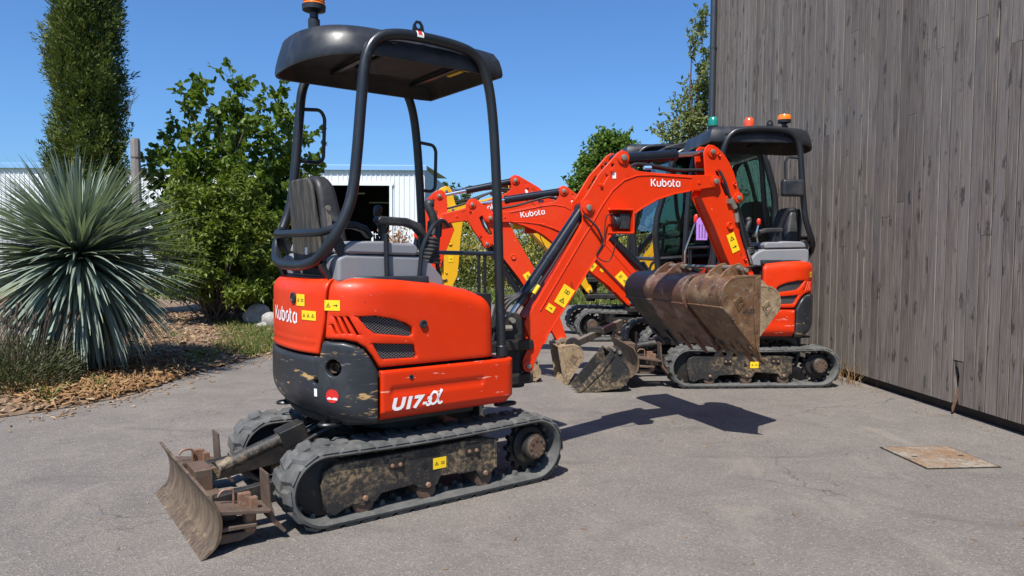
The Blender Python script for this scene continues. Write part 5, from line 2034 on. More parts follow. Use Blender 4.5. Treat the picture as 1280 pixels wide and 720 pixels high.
def build_under(root, o):
    U = Matrix.Rotation(o.get('uc', 0.0), 4, 'Z') @ Matrix.Translation((o.get('ucx', .033), 0, 0))
    detail = o['detail']
    lift = o.get('blade_lift', 0.0)
    def fin(mb, name, mat, parent=root, **kw):
        mb.v = [tuple(UU[0] @ Vector(p)) for p in mb.v]
        return mb.build(name, mat, parent, **kw)
    UU = [U]
    XI, XS, R, ZC = .560, -.612, .158, .183
    path, per = track_path(XI, XS, R, ZC, 150)
    TW = .23
    YO = .495
    for sd in (-1, 1):
        yc = sd * (YO - TW / 2)
        # rubber belt
        sec = [(-TW / 2, -.004), (-TW / 2 + .004, .010), (-TW / 2 + .02, .014), (TW / 2 - .02, .014), (TW / 2 - .004, .010), (TW / 2, -.004), (TW / 2 - .012, -.014), (-TW / 2 + .012, -.014)]
        m = len(sec)
        vs, fs = [], []
        for (x, z, a) in path:
            nx, nz = math.sin(a), -math.cos(a)          # outward
            for (w, h) in sec:
                vs.append((x + nx * h, yc + w, z + nz * h))
        n = len(path)
        for i in range(n):
            j = (i + 1) % n
            for k in range(m):
                k2 = (k + 1) % m
                fs.append((i * m + k, i * m + k2, j * m + k2, j * m + k))
        mb = MB().add(vs, fs)
        # lugs outside, staggered left and right, and drive lugs inside
        npitch = 38
        fine, per2 = track_path(XI, XS, R, ZC, npitch * 2)
        for i, (x, z, a) in enumerate(fine):
            tx, tz = math.cos(a), math.sin(a)
            nx, nz = math.sin(a), -math.cos(a)
            s2 = 1 if i % 2 == 0 else -1
            lo, hi = (-.008, TW / 2 + .001) if s2 > 0 else (-TW / 2 - .001, .008)
            sk = .012 * s2
            jit = random.uniform(-.003, .003)
            q = []
            for h, e in ((.010, .037), (.0245 + jit * .5, .025)):
                for (w, so) in ((lo, -sk), (hi, sk)):
                    for u in (-e, e):
                        ww = w if h < .02 else (w - .008 * (1 if w > 0 else -1) if abs(w) > .05 else w)
                        q.append((x + tx * (u + so + jit) + nx * h, yc + ww, z + tz * (u + so + jit) + nz * h))
            mb.add(q, [(0, 1, 5, 4), (1, 3, 7, 5), (3, 2, 6, 7), (2, 0, 4, 6), (4, 5, 7, 6)])
            if i % 2 == 0:
                for w in (-.03, .03):
                    q = [(x + tx * u - nx * h * 1.0, yc + w + ww2, z + tz * u - nz * h) for h, e in ((.012, .014), (.036, .008)) for ww2 in (-.012, .012) for u in (-e, e)]
                    mb.add(q, [(0, 1, 5, 4), (1, 3, 7, 5), (3, 2, 6, 7), (2, 0, 4, 6), (4, 5, 7, 6)])
        tr = fin(mb, 'track', MAT['rubber'], smooth=45)
        # side frame
        ya, yb = sd * (YO - .030), sd * (YO - .15)
        plate = [(.585, .20), (.57, .262), (.52, .285), (-.28, .292), (-.345, .275), (-.36, .22), (-.345, .12), (-.315, .085), (-.26, .085), (-.235, .128), (-.03, .135), (-.01, .098), (.04, .082), (.09, .095), (.12, .120), (.29, .112), (.32, .080), (.38, .068), (.43, .085), (.47, .075), (.52, .052), (.555, .07)]
        tf = fin(MB().prism(plate, ya, yb), 'track_frame', MAT['muddy'], bevel=.006)
        mb = MB()
        mb.prism([(-.13, .128), (-.13, .294), (-.345, .277), (-.345, .12), (-.315, .087), (-.26, .087), (-.235, .128)], sd * (YO - .026), sd * (YO - .034))
        fin(mb, 'frame_plate', MAT['muddy'], tf, bevel=.003)
        for (x, z, w, h) in ((.22, .245, .075, .05), (-.21, .245, .09, .055)):
            fin(MB().box((x, sd * (YO - .026), z), (w, .012, h)), 'frame_bracket', MAT['darksteel'], tf, bevel=.003)
            for dx in (-.02, .022):
                fin(MB().lathe([(.010, 0), (.010, .010), (.007, .012)], (x + dx, sd * (YO - .020), z - .008), (0, sd, 0), 6), 'bolt', MAT['bolt'], tf)
        for x in (.376, .045, -.29):
            mb = MB().cyl((x, sd * (YO - .045), .080), (x, sd * (YO - .19), .080), .052, 20)
            mb.cyl((x, sd * (YO - .040), .080), (x, sd * (YO - .045), .080), .044, 20)
            fin(mb, 'roller', MAT['rust'], tf)
            fin(MB().lathe([(.014, 0), (.014, .010), (.009, .014)], (x, sd * (YO - .028), .108), (0, sd, 0), 8), 'bolt', MAT['bolt'], tf)
        # black disc painted as the shade of a frame hole, rib and hook
        fin(MB().lathe([(.016, 0), (.016, .002)], (.062, sd * (YO - .029), .205), (0, sd, 0), 14), 'hole_shade_disc', MAT['void'], tf)
        mb = MB().box((-.352, sd * (YO - .045), .20), (.018, .05, .15))
        mb.tube([(-.375 + .02 * math.cos(t), sd * (YO - .04), .235 + .03 * math.sin(t)) for t in np.linspace(-2.2, 1.8, 10)], .008, 6)
        fin(mb, 'frame_rib', MAT['muddy'], tf, bevel=.004)
        # idler
        mb = MB().lathe([(.05, -.05), (.135, -.03), (.140, -.018), (.140, .018), (.135, .03), (.05, .05)], (XI, yc, ZC), (0, 1, 0), 28)
        fin(mb, 'idler_wheel', MAT['darksteel'], tf)
        # sprocket with travel motor hub
        poly = []
        for k in range(13):
            t = 2 * math.pi * k / 13
            for dt, rr in ((-.16, .112), (-.07, .134), (.07, .134), (.16, .112)):
                poly.append((XS + rr * math.cos(t + dt), ZC + rr * math.sin(t + dt)))
        sp = fin(MB().prism(poly, yc - .02, yc + .02), 'sprocket', MAT['darksteel'], tf, bevel=.003)
        mb = MB().lathe([(.105, 0), (.105, .05), (.095, .06), (.070, .062), (.068, .108), (.060, .115)], (XS, sd * (YO - .125), ZC + .012), (0, sd, 0), 28)
        fin(mb, 'motor_hub', MAT['darksteel'], tf)
        mb = MB().lathe([(.060, 0), (.058, .006), (.030, .008)], (XS, sd * (YO - .010), ZC + .012), (0, sd, 0), 24)
        for k in range(9):
            t = 2 * math.pi * k / 9
            mb.lathe([(.007, 0), (.007, .008)], (XS + .044 * math.cos(t), sd * (YO - .004), ZC + .012 + .044 * math.sin(t)), (0, sd, 0), 6)
        fin(mb, 'hub_cap', MAT['rust'], tf)
        if detail:
            e = U.to_3x3() @ Vector((-1 if sd < 0 else 1, 0, 0))
            ex = U.to_3x3() @ Vector((-sd, 0, 0)) * 1.0
            org = U @ Vector((-.02, sd * (YO - .0285), .205))
            # the sticker reads from outside
            nrm = U.to_3x3() @ Vector((0, sd, 0))
            exx = Vector((0, 0, 1)).cross(nrm)
            sticker_flat(tf, org, exx, (0, 0, 1), .075, .056, 'tb')
    # cross body between the tracks
    mb = MB()
    mb.box((0, 0, .245), (.62, .56, .17))
    mb.prism([(.30, .20), (.48, .19), (.48, .32), (.30, .33)], -.14, .14)
    fin(mb, 'cross_frame', MAT['darksteel'], bevel=.015)
    mb = MB()
    for (x, y) in ((.33, -.12), (.33, .05), (.30, .16)):
        mb.tube(crom([(x, y, .34), (x + .08, y, .38), (x + .16, y * .6, .34), (x + .24, y * .3, .28)], 5), .011, 7)
    mb.tube(crom([(.40, -.20, .33), (.46, -.1, .37), (.44, .05, .35)], 5), .010, 7)
    fin(mb, 'hydraulic_hose', MAT['hose'])
    fin(MB().lathe([(.03, 0), (.038, .02), (.036, .06), (.02, .075)], (.36, -.22, .36), (.3, -1, .3), 12), 'hose_swivel', MAT['sand'])
    # dozer blade
    def bz(p):
        return (p[0], p[1] + lift)
    UU[0] = U @ Matrix.Translation((-.062, 0, 0))
    cur = crom([(1.155, .004, 0), (1.105, .05, 0), (1.088, .12, 0), (1.098, .19, 0), (1.135, .262, 0)], 4)
    outer = [(p.x, p.y) for p in cur]
    inner = [(p.x - .013, p.y + .001) for p in reversed(cur)]
    blade = fin(MB().prism([bz(p) for p in outer + inner], -.495, .495), 'dozer_blade', MAT['blade'], smooth=60)
    mb = MB()
    mb.prism([bz(p) for p in ((1.158, .000), (1.118, .036), (1.1195, .0375), (1.1600, .0015))], -.493, .493)
    fin(mb, 'cutting_edge', MAT['blade'], blade)
    mb = MB()
    mb.box((1.035, 0, .115 + lift), (.09, .78, .075))
    for y in (-.40, .40):
        mb.prism([bz(p) for p in ((1.09, .03), (.99, .03), (.93, .05), (.93, .065), (1.09, .075))], y - .05, y + .05)
    mb.box((1.05, 0, .20 + lift), (.08, .16, .10))
    fin(mb, 'blade_beam', MAT['rust'], blade, bevel=.006)
    for y in (-.26, .26):
        mb = MB().bar((1.05, y, .13 + lift), (.36, y, .20), .045, .10)
        fin(mb, 'blade_arm', MAT['darksteel'], bevel=.006)
    # fold-down blade extensions: shelf, standing plate and locking pin on each side
    for y in (-.41, .41):
        mb = MB()
        mb.prism([bz(p) for p in ((1.085, .165), (.88, .135), (.87, .148), (1.085, .185))], y - .075, y + .075)
        mb.prism([bz(p) for p in ((1.085, .09), (.93, .085), (.93, .10), (1.085, .11))], y - .065, y + .065)
        fin(mb, 'extension_shelf', MAT['rust'], blade, bevel=.004)
        s = -1 if y < 0 else 1
        prof = [(.885, .30), (.875, .30), (.868, .18), (.850, .10), (.800, .035), (.815, .03), (.868, .09), (.880, .17)]
        mb = MB().prism([bz(p) for p in prof], y - .055, y + .055)
        fin(mb, 'extension_plate', MAT['rust'], blade, bevel=.003)
        mb = MB().cyl((.95, y + s * .02, .06 + lift), (.95, y + s * .02, .145 + lift), .028, 14)
        mb.box((.965, y, .19 + lift), (.05, .03, .06))
        mb.box((.935, y + .03, .18 + lift), (.03, .03, .05))
        mb.tube(fillet([(1.00, y - s * .03, .16 + lift), (1.00, y - s * .03, .235 + lift), (1.05, y - s * .03, .235 + lift), (1.065, y - s * .03, .21 + lift)], .02, 4), .006, 6)
        fin(mb, 'locking_pin', MAT['bolt'], blade, bevel=.002)
    # lift cylinder
    a, b = Vector((1.00, 0, .21 + lift)), Vector((.40, 0, .41))
    d = (b - a).normalized()
    mb = MB().cyl(a + d * .03, a + d * .34, .034, 18)
    mb.lathe([(.038, 0), (.038, .03), (.030, .035)], a + d * .33, d, 18)
    mb.lathe([(.030, -.045), (.030, .045)], a, (0, 1, 0), 14)
    cy = fin(mb, 'blade_cylinder', MAT['muddy'])
    mb = MB()
    mb.box(a + d * .40, (.13, .10, .09), d.to_track_quat('X', 'Z').to_matrix().to_4x4())
    fin(mb, 'cylinder_guard', MAT['darksteel'], cy, bevel=.006)
    mb = MB().cyl(a + d * .34, b + d * .02, .016, 12)
    fin(mb, 'cylinder_rod', MAT['chrome'], cy)
    mb = MB().cyl(a + d * .45 + Vector((0, -.06, .0)), a + d * .60 + Vector((0, -.06, .0)), .011, 10)
    fin(mb, 'grease_tube', MAT['chrome'], cy)
    mb = MB()
    for y in (-.02, .015):
        mb.tube(crom([(1.04, y, .17 + lift), (.95, y, .235 + lift), (.84, y - .03, .26), (.78, y - .03, .275)], 6), .005, 6)
    fin(mb, 'steel_pipe', MAT['bolt'], cy)

# ------------------------------------------------------------------ boom, arm and bucket
B_FOOT = (.055, .571)
B_EAR = (.669, 1.827)
B_CYL = (.436, 1.515)
B_PIV = (1.34, 1.708)
A_EAR = (1.326, 1.899)
A_CYL = (1.538, 1.611)
A_TIP = (1.655, 1.075)
BOOM_SIDE = [(.018, .585), (.028, .556), (.055, .542), (.084, .556), (.10, .59), (.148, .686), (.178, .750), (.30, .928), (.441, 1.133), (.579, 1.334), (.64, 1.40), (.721, 1.464), (.811, 1.525), (.918, 1.581), (1.043, 1.620), (1.154, 1.641), (1.30, 1.665), (1.345, 1.670), (1.372, 1.69), (1.378, 1.715), (1.362, 1.740), (1.322, 1.750), (1.179, 1.740), (.98, 1.743), (.835, 1.746), (.768, 1.752), (.728, 1.771), (.712, 1.80), (.710, 1.838), (.692, 1.866), (.662, 1.872), (.630, 1.852), (.509, 1.723), (.423, 1.590), (.395, 1.555), (.388, 1.510), (.402, 1.465), (.400, 1.43), (.39, 1.40), (.05, .862), (.030, .82), (.048, .775), (.062, .74), (.062, .69), (.03, .63)]
BOOM_CORE = [(.12, .80), (.20, .80), (.30, .938), (.441, 1.143), (.579, 1.344), (.645, 1.412), (.73, 1.478), (.82, 1.537), (.92, 1.592), (1.05, 1.631), (1.18, 1.654), (1.18, 1.730), (.98, 1.733), (.80, 1.735), (.66, 1.70), (.53, 1.56), (.40, 1.405), (.05, .855)]
ARM_SIDE = [(1.268, 1.885), (1.280, 1.925), (1.305, 1.945), (1.34, 1.943), (1.376, 1.926), (1.43, 1.882), (1.466, 1.835), (1.50, 1.78), (1.52, 1.728), (1.545, 1.655), (1.568, 1.632), (1.572, 1.600), (1.55, 1.575), (1.515, 1.572), (1.56, 1.37), (1.632, 1.184), (1.69, 1.09), (1.69, 1.05), (1.655, 1.035), (1.61, 1.05), (1.50, 1.14), (1.444, 1.246), (1.359, 1.417), (1.245, 1.615), (1.262, 1.67), (1.282, 1.75)]
ARM_SLOT = [(1.358, 1.775), (1.385, 1.788), (1.425, 1.735), (1.455, 1.675), (1.462, 1.628), (1.445, 1.615), (1.425, 1.650), (1.388, 1.715)]

def bucket_parts(parent, M, width, mat, teeth=4, mat_in=None, mirror=False, ears=True, k=1.0, lip_mat=None):
    """bucket hanging from its pin at the origin; opening towards +x (or -x when mirrored); M places it; width along y"""
    sx = -1 if mirror else 1
    prof = [(.085, -.045), (-.03, -.045), (-.115, -.058), (-.170, -.095), (-.198, -.150), (-.200, -.195), (-.185, -.245), (.085, -.545)]
    prof = [(x * k * sx, z * k) for x, z in prof]
    dz = Vector((prof[-1][0] - prof[-2][0], prof[-1][1] - prof[-2][1])).normalized()
    w2 = width / 2
    def fin(mb, name, m, par=parent, **kw):
        mb.v = [tuple(M @ Vector(p)) for p in mb.v]
        return mb.build(name, m, par, **kw)
    # curved shell
    th = .011
    cen = Vector((sum(p[0] for p in prof) / len(prof) + .04 * sx, sum(p[1] for p in prof) / len(prof)))
    sm = [prof[0]] + [(p.x, p.y) for p in crom([(p[0], p[1], 0) for p in prof[1:7]], 4)] + [prof[7]]
    inn = []
    for i, p in enumerate(sm):
        a, b = sm[max(0, i - 1)], sm[min(len(sm) - 1, i + 1)]
        t = Vector((b[0] - a[0], b[1] - a[1])).normalized()
        nn = Vector((-t.y, t.x))
        if nn.dot(cen - Vector(p)) < 0:
            nn = -nn
        inn.append((p[0] + nn.x * th, p[1] + nn.y * th))
    shell = fin(MB().prism(sm + inn[::-1], -w2, w2), 'bucket_shell', mat, smooth=50)
    for s in (-1, 1):
        cc = (sum(p[0] for p in sm) / len(sm), sum(p[1] for p in sm) / len(sm))
        side = [(cc[0] + (p[0] - cc[0]) * 1.045, cc[1] + (p[1] - cc[1]) * 1.03) for p in sm]
        mb = MB().prism(side, s * (w2 - .002), s * (w2 - .016))
        fin(mb, 'side_plate', mat, shell, bevel=.003)
        # side cutter strip along the open edge and embossed diamond mark
        mb = MB().prism([(.085 * k * sx, -.045 * k), (.085 * k * sx, -.545 * k), (.062 * k * sx, -.50 * k), (.035 * k * sx, -.25 * k), (.045 * k * sx, -.06 * k)], s * (w2 + .010), s * (w2 - .001))
        fin(mb, 'side_cutter', mat, shell, bevel=.003)
        mb = MB()
        for r in (.045, .030, .016):
            c = (-.07 * k * sx, -.22 * k)
            q = [(c[0] - r * .9, c[1] + r * .3), (c[0] + r * .2, c[1] + r * 1.2), (c[0] + r * .9, c[1] + r * .2), (c[0] - r * .1, c[1] - r * 1.1)]
            q2 = [(c[0] + (p[0] - c[0]) * .80, c[1] + (p[1] - c[1]) * .80) for p in q]
            mb.plate(q, [q2], s * (w2 + .004), s * (w2 - .004))
        fin(mb, 'cast_mark', mat, shell)
    # weld line where the curved shell meets the floor plate
    p = prof[6]
    fin(MB().cyl((p[0] - .002 * sx, -w2, p[1]), (p[0] - .002 * sx, w2, p[1]), .007, 8), 'weld_seam', mat, shell)
    # lip and teeth
    p = Vector(prof[-1])
    nrm = Vector((dz.y, -dz.x)) * (1 if sx > 0 else -1)
    lip = [p - dz * .09 - nrm * .004, p + dz * .015, p + dz * .012 + nrm * -.014, p - dz * .09 - nrm * .018]
    fin(MB().prism([(q.x, q.y) for q in lip], -w2, w2), 'lip_plate', lip_mat or mat, shell, bevel=.002)
    for i in range(teeth):
        y = -w2 + .03 + (width - .06) * i / max(1, teeth - 1)
        a = p - dz * .07
        mb = MB()
        q = [a + nrm * .014, p + dz * .095 + nrm * .001, p + dz * .095 - nrm * .004, a - nrm * .030, a - dz * .02 - nrm * .010]
        mb.prism([(v.x, v.y) for v in q], y - .022, y + .022)
        fin(mb, 'tooth', mat, shell, bevel=.004)
    if ears:
        for s in (-1, 1):
            y = s * .075 * min(1, width / .3)
            q = [(-.16 * k * sx, -.085 * k), (-.10 * k * sx, -.02 * k), (-.03 * k * sx, .022 * k), (.015 * k * sx, .030 * k), (.045 * k * sx, .010 * k), (.075 * k * sx, -.02 * k), (.085 * k * sx, -.05 * k)]
            fin(MB().prism(q, y - .009, y + .009), 'bucket_ear', mat, shell, bevel=.003)
        for (x, z, r) in ((0, 0, .017), (.055, -.015, .014)):
            fin(MB().cyl((x * k * sx, -.10, z * k), (x * k * sx, .10, z * k), r, 12), 'bucket_pin', MAT['pin'], shell)
    return shell

def build_boom(root, o):
    """boom assembly in its own upright plane: origin at the swing post"""
    sx, sy = o.get('swing_post', (.75, -.05))
    B = Matrix.Translation((sx, sy, 0)) @ Matrix.Rotation(o['swing'], 4, 'Z')
    ks = o.get('boom_scale', 1.0)
    dlt = o.get('boom_turn', 0.0)
    at = o.get('arm_turn', 0.0)
    ext = o.get('arm_ext', 0.0)
    red = MAT[o['paint']]
    def rot(p, c, a, k=1.0):
        x, z = (p[0] - c[0]) * k, (p[1] - c[1]) * k
        return (c[0] + x * math.cos(a) - z * math.sin(a), c[1] + x * math.sin(a) + z * math.cos(a))
    def bm_(p):
        return rot(p, B_FOOT, dlt, ks)
    piv = bm_(B_PIV)
    ax = Vector((A_TIP[0] - B_PIV[0], A_TIP[1] - B_PIV[1])).normalized()
    def am_(p):
        p = Vector(p)
        d = (p - Vector(B_PIV)).dot(ax)
        L_ = (Vector(A_TIP) - Vector(B_PIV)).length
        if d > .25:
            p = p + ax * ext * min(1, (d - .25) / (L_ - .25))
        q = rot(p, B_PIV, dlt + at, ks)
        return (q[0] - B_PIV[0] + piv[0], q[1] - B_PIV[1] + piv[1])
    def fin(mb, name, mat, parent=root, **kw):
        mb.v = [tuple(B @ Vector(p)) for p in mb.v]
        return mb.build(name, mat, parent, **kw)
    def P3(p, y=0.0):
        return Vector((p[0], y, p[1]))
    # mount on the body and swing bracket
    mb = MB()
    for z in (.50, .70):
        mb.prism([(.36, z - .03), (sx + .06, z - .03), (sx + .06, z + .03), (.36, z + .03)], sy - .11, sy + .11)
    mb.build('boom_mount', MAT['darksteel'], root, bevel=.012)
    mb = MB().cyl((0, 0, .44), (0, 0, .77), .058, 20)
    for s in (-1, 1):
        mb.prism([(-.06, .52), (.075, .52), (.10, .57), (.07, .62), (.045, .68), (.035, .84), (.0, .885), (-.05, .89), (-.085, .85), (-.075, .70)], s * .052, s * .034)
    mb.prism([(-.06, .62), (.03, .62), (.02, .74), (-.07, .74)], -.034, .034)
    br = fin(mb, 'swing_bracket', MAT['darksteel'], bevel=.006)
    mb = MB()
    for i, y in enumerate((-.05, -.02, .02, .05)):
        mb.tube(crom([(-.16, y, .66), (-.09, y * 1.2, .90 + i * .015), (-.0, y, .98), (.10, y * .6, 1.02), (.16, y * .6, 1.10)], 5), .011, 7)
    fin(mb, 'hydraulic_hose', MAT['hose'], br)
    fin(MB().lathe([(.016, -.09), (.016, .09)], P3((-.045, .845)), (0, 1, 0), 12), 'bracket_pin', MAT['pin'], br)
    fin(MB().cyl((-.11, -.075, .80), (-.05, -.075, .80), .018, 8), 'hose_fitting', MAT['pin'], br)
    # boom
    mb = MB()
    slot = [(.572, 1.712), (.552, 1.724), (.498, 1.640), (.518, 1.630)]
    hole1 = disc(.60, 1.778, .011, 10)
    for s in (-1, 1):
        q = MB().plate([bm_(p) for p in BOOM_SIDE], [[bm_(p) for p in slot], [bm_(p) for p in hole1]], s * .076, s * .060)
        mb.add(q.v, q.f)
    mb.prism([bm_(p) for p in BOOM_CORE], -.062, .062)
    boom = fin(mb, 'boom', red, bevel=.004)
    # weld flanges along both edges, on both sides
    lo = [(.16, .70), (.178, .750), (.30, .928), (.441, 1.133), (.579, 1.334), (.64, 1.40), (.721, 1.464), (.811, 1.525), (.918, 1.581), (1.043, 1.620), (1.154, 1.641)]
    hi = [(.13, .90), (.40, 1.325), (.468, 1.425), (.53, 1.53), (.60, 1.625), (.68, 1.690), (.77, 1.722), (.87, 1.730), (1.17, 1.725)]
    mb = MB()
    for s in (-1, 1):
        for path in (lo, hi):
            mb.tube([P3(bm_(p), s * .076) for p in path], .0055, 6)
        mb.prism([bm_(p) for p in ((1.165, 1.645), (1.30, 1.668), (1.345, 1.673), (1.370, 1.695), (1.374, 1.715), (1.36, 1.735), (1.32, 1.746), (1.165, 1.735))], s * .084, s * .074)
    fin(mb, 'weld_flange', red, boom)
    for (p, r) in ((B_EAR, .030), (B_CYL, .030), (B_PIV, .028), (B_FOOT, .024)):
        for s in (-1, 1):
            c = bm_(p)
            mb = MB().lathe([(r + .012, 0), (r + .010, .012), (r, .014)], P3(c, s * .074), (0, s, 0), 20)
            fin(mb, 'pin_boss', red, boom)
            mb = MB().lathe([(r * .62, 0), (r * .62, .010), (r * .4, .012)], P3(c, s * .088), (0, s, 0), 14)
            fin(mb, 'pin', MAT['pin'], boom)
    for p in ((.595, 1.745), (1.215, 1.695), (.52, 1.655)):
        for s in (-1, 1):
            fin(MB().lathe([(.013, 0), (.011, .012), (.004, .013)], P3(bm_(p), s * .076), (0, s, 0), 12), 'hose_boss', red, boom)
    # boom cylinder (barrel up, chromed rod down to the bracket)
    a, b = P3((-.045, .845)), P3(bm_(B_CYL))
    d = (b - a).normalized()
    Lc = (b - a).length
    mb = MB().cyl(a + d * (Lc * .16), b - d * .02, .036, 20)
    mb.lathe([(.041, 0), (.041, .05), (.034, .055)], a + d * (Lc * .16 - .02), d, 20)
    mb.lathe([(.034, -.05), (.034, .05)], b, (0, 1, 0), 16)
    mb.lathe([(.039, 0), (.039, .02)], a + d * (Lc * .52), d, 20)
    cy = fin(mb, 'boom_cylinder', MAT['glossblack'])
    mb = MB().cyl(a, a + d * (Lc * .2), .019, 14)
    mb.lathe([(.028, -.033), (.028, .033)], a, (0, 1, 0), 14)
    fin(mb, 'cylinder_rod', MAT['chrome'], cy)
    off = Vector((.02, -.045, -.02))
    mb = MB().tube([a + d * (Lc * .22) + off, a + d * (Lc * .5) + off, a + d * (Lc * .88) + off * .7], .007, 6)
    fin(mb, 'cylinder_pipe', MAT['hose'], cy)
    fin(MB().cyl(a + d * (Lc * .26) + off, a + d * (Lc * .33) + off, .012, 8), 'hose_clamp', MAT['decal'], cy)
    # arm cylinder over the boom
    a, b = P3(bm_(B_EAR)), P3(am_(A_EAR))
    d = (b - a).normalized()
    Lc = (b - a).length
    f = o.get('arm_rod', .62)
    mb = MB().cyl(a + d * .03, a + d * (Lc * f), .034, 20)
    mb.lathe([(.038, 0), (.038, .035), (.030, .04)], a + d * (Lc * f - .02), d, 20)
    mb.lathe([(.034, -.045), (.034, .045)], a, (0, 1, 0), 16)
    cy = fin(mb, 'arm_cylinder', MAT['glossblack'])
    mb = MB().cyl(a + d * (Lc * f), b, .017, 14)
    fin(mb, 'cylinder_rod', MAT['chrome'], cy)
    fin(MB().lathe([(.030, -.034), (.030, .034)], b, (0, 1, 0), 14), 'rod_eye', MAT['darksteel'], cy)
    # arm
    mb = MB()
    for s in (-1, 1):
        q = MB().plate([am_(p) for p in ARM_SIDE], [[am_(p) for p in ARM_SLOT]], s * .056, s * .042)
        mb.add(q.v, q.f)
    core = [(1.30, 1.62), (1.50, 1.57), (1.548, 1.37), (1.62, 1.18), (1.655, 1.10), (1.60, 1.075), (1.50, 1.16), (1.452, 1.25), (1.367, 1.42), (1.258, 1.615)]
    mb.prism([am_(p) for p in core], -.043, .043)
    arm = fin(mb, 'arm', red, bevel=.004)
    for (p, r) in ((A_EAR, .026), (A_CYL, .026), (A_TIP, .024)):
        for s in (-1, 1):
            c = am_(p)
            fin(MB().lathe([(r + .010, 0), (r + .008, .010), (r, .011)], P3(c, s * .055), (0, s, 0), 18), 'pin_boss', red, arm)
            fin(MB().lathe([(r * .6, 0), (r * .6, .010), (r * .4, .012)], P3(c, s * .065), (0, s, 0), 12), 'pin', MAT['pin'], arm)
    for p, r in (((1.475, 1.425), .026), ((1.378, 1.885), .012), ((1.505, 1.70), .012), ((1.60, 1.21), .012)):
        for s in (-1, 1):
            fin(MB().lathe([(r, 0), (r * .8, .014), (r * .5, .010), (r * .2, .010)], P3(am_(p), s * .055), (0, s, 0), 16), 'arm_boss', red, arm)
    # bucket cylinder and hoses down the back of the arm
    tip = am_(A_TIP)
    a, b = P3(am_(A_CYL)), P3(am_((1.700, 1.165)))
    d = (b - a).normalized()
    Lc = (b - a).length
    mb = MB().cyl(a + d * .02, a + d * (Lc * .72), .029, 18)
    mb.lathe([(.029, -.04), (.029, .04)], a, (0, 1, 0), 14)
    cy = fin(mb, 'bucket_cylinder', MAT['glossblack'])
    fin(MB().cyl(a + d * (Lc * .7), b, .015, 12), 'cylinder_rod', MAT['chrome'], cy)
    mb = MB()
    for s in (-1, 1):
        mb.bar(b + Vector((0, s * .05, 0)), P3(am_((1.612, 1.150)), s * .05), .012, .04, (0, 1, 0))
    fin(mb, 'bucket_link', MAT['darksteel'], cy, bevel=.004)
    mb = MB()
    h1 = [am_(p) for p in ((1.39, 1.78), (1.43, 1.70), (1.465, 1.62), (1.515, 1.55), (1.545, 1.47), (1.58, 1.36), (1.615, 1.27))]
    for k, y in enumerate((-.018, .018, -.060, .0)):
        mb.tube(crom([P3(p, y + .006 * math.sin(i * 2.1 + k)) for i, p in enumerate(h1)], 4), .010, 7)
    h2 = [bm_(p) for p in ((.60, 1.80), (.72, 1.775), (.80, 1.800), (.95, 1.79), (1.10, 1.775))] + [am_(p) for p in ((1.33, 1.78), (1.42, 1.72))]
    for y in (-.03, .03):
        mb.tube(crom([P3(p, y) for p in h2], 5), .010, 7)
    h3 = [bm_(p) for p in ((.40, 1.47), (.46, 1.42), (.50, 1.37), (.53, 1.30), (.50, 1.23))]
    mb.tube(crom([P3(p, -.086 - .02 * math.sin(i * 1.0)) for i, p in enumerate(h3)], 5), .007, 6)
    fin(mb, 'hydraulic_hose', MAT['hose'], arm)
    mb = MB().cyl(P3(am_((1.47, 1.60)), -.062), P3(am_((1.51, 1.54)), -.062), .020, 10)
    mb.cyl(P3(am_((1.52, 1.51)), -.062), P3(am_((1.53, 1.45)), -.062), .016, 10)
    mb.box(P3(am_((1.468, 1.585)), -.062), (.04, .03, .03))
    fin(mb, 'hose_coupling', MAT['pin'], arm)
    if o.get('blue_clip', True):
        fin(MB().cyl(P3(bm_((.835, 1.775)), -.045), P3(bm_((.885, 1.778)), -.045), .012, 8), 'hose_clip', MAT['roofblue'], boom)
    # working light under the boom
    c = bm_((.635, 1.435))
    y0 = -.125
    mb = MB()
    mb.box((c[0] + .062, y0, c[1]), (.012, .10, .15))
    mb.box((c[0], y0, c[1] + .07), (.13, .10, .012))
    mb.box((c[0] + .01, y0, c[1] - .07), (.115, .10, .012))
    mb.box((c[0], y0 + .048, c[1]), (.13, .008, .15))
    lg = fin(mb, 'light_guard', red, boom, bevel=.004)
    mb = MB().box((c[0] + .012, y0 + .005, c[1]), (.07, .075, .095))
    mb.lathe([(.040, 0), (.040, .03), (.030, .035)], (c[0] - .02, y0, c[1]), (-1, 0, -.2), 16)
    fin(mb, 'work_light', MAT['plastic'], boom, bevel=.006)
    fin(MB().tube(crom([(c[0] - .05, y0, c[1] + .05), (c[0] - .09, y0 + .02, c[1] + .02), (c[0] - .10, y0 + .03, c[1] - .12), (c[0] - .14, y0 + .04, c[1] - .21), (c[0] - .06, y0 + .03, c[1] - .24), (c[0] - .02, y0, c[1] - .10)], 6), .004, 5), 'light_cable', MAT['hose'], boom)
    # lettering and stickers on both faces
    vs, fs = logo_tris(.205 * ks)
    dirx = Vector((math.cos(dlt + rad(1.5)), 0, math.sin(dlt + rad(1.5))))
    dirz = Vector((-dirx.z, 0, dirx.x))
    B3 = B.to_3x3()
    for s in (-1, 1):
        c = bm_((.870, 1.660) if s < 0 else (1.075, 1.666))
        flat(boom, 'lettering', vs, fs, B @ P3(c, s * .0785), B3 @ dirx * -s, B3 @ dirz, MAT['white'], .001)
        e = Vector((math.cos(dlt + rad(-32)), 0, math.sin(dlt + rad(-32))))
        e2 = Vector((-e.z, 0, e.x))
        sticker_flat(boom, B @ P3(bm_((.287, .982)), s * .0775), B3 @ e * -s, B3 @ e2, .085, .125, 'bt')
        sticker_flat(boom, B @ P3(bm_((.196, .912)), s * .0775), B3 @ e * -s, B3 @ e2, .055, .042, 'a')
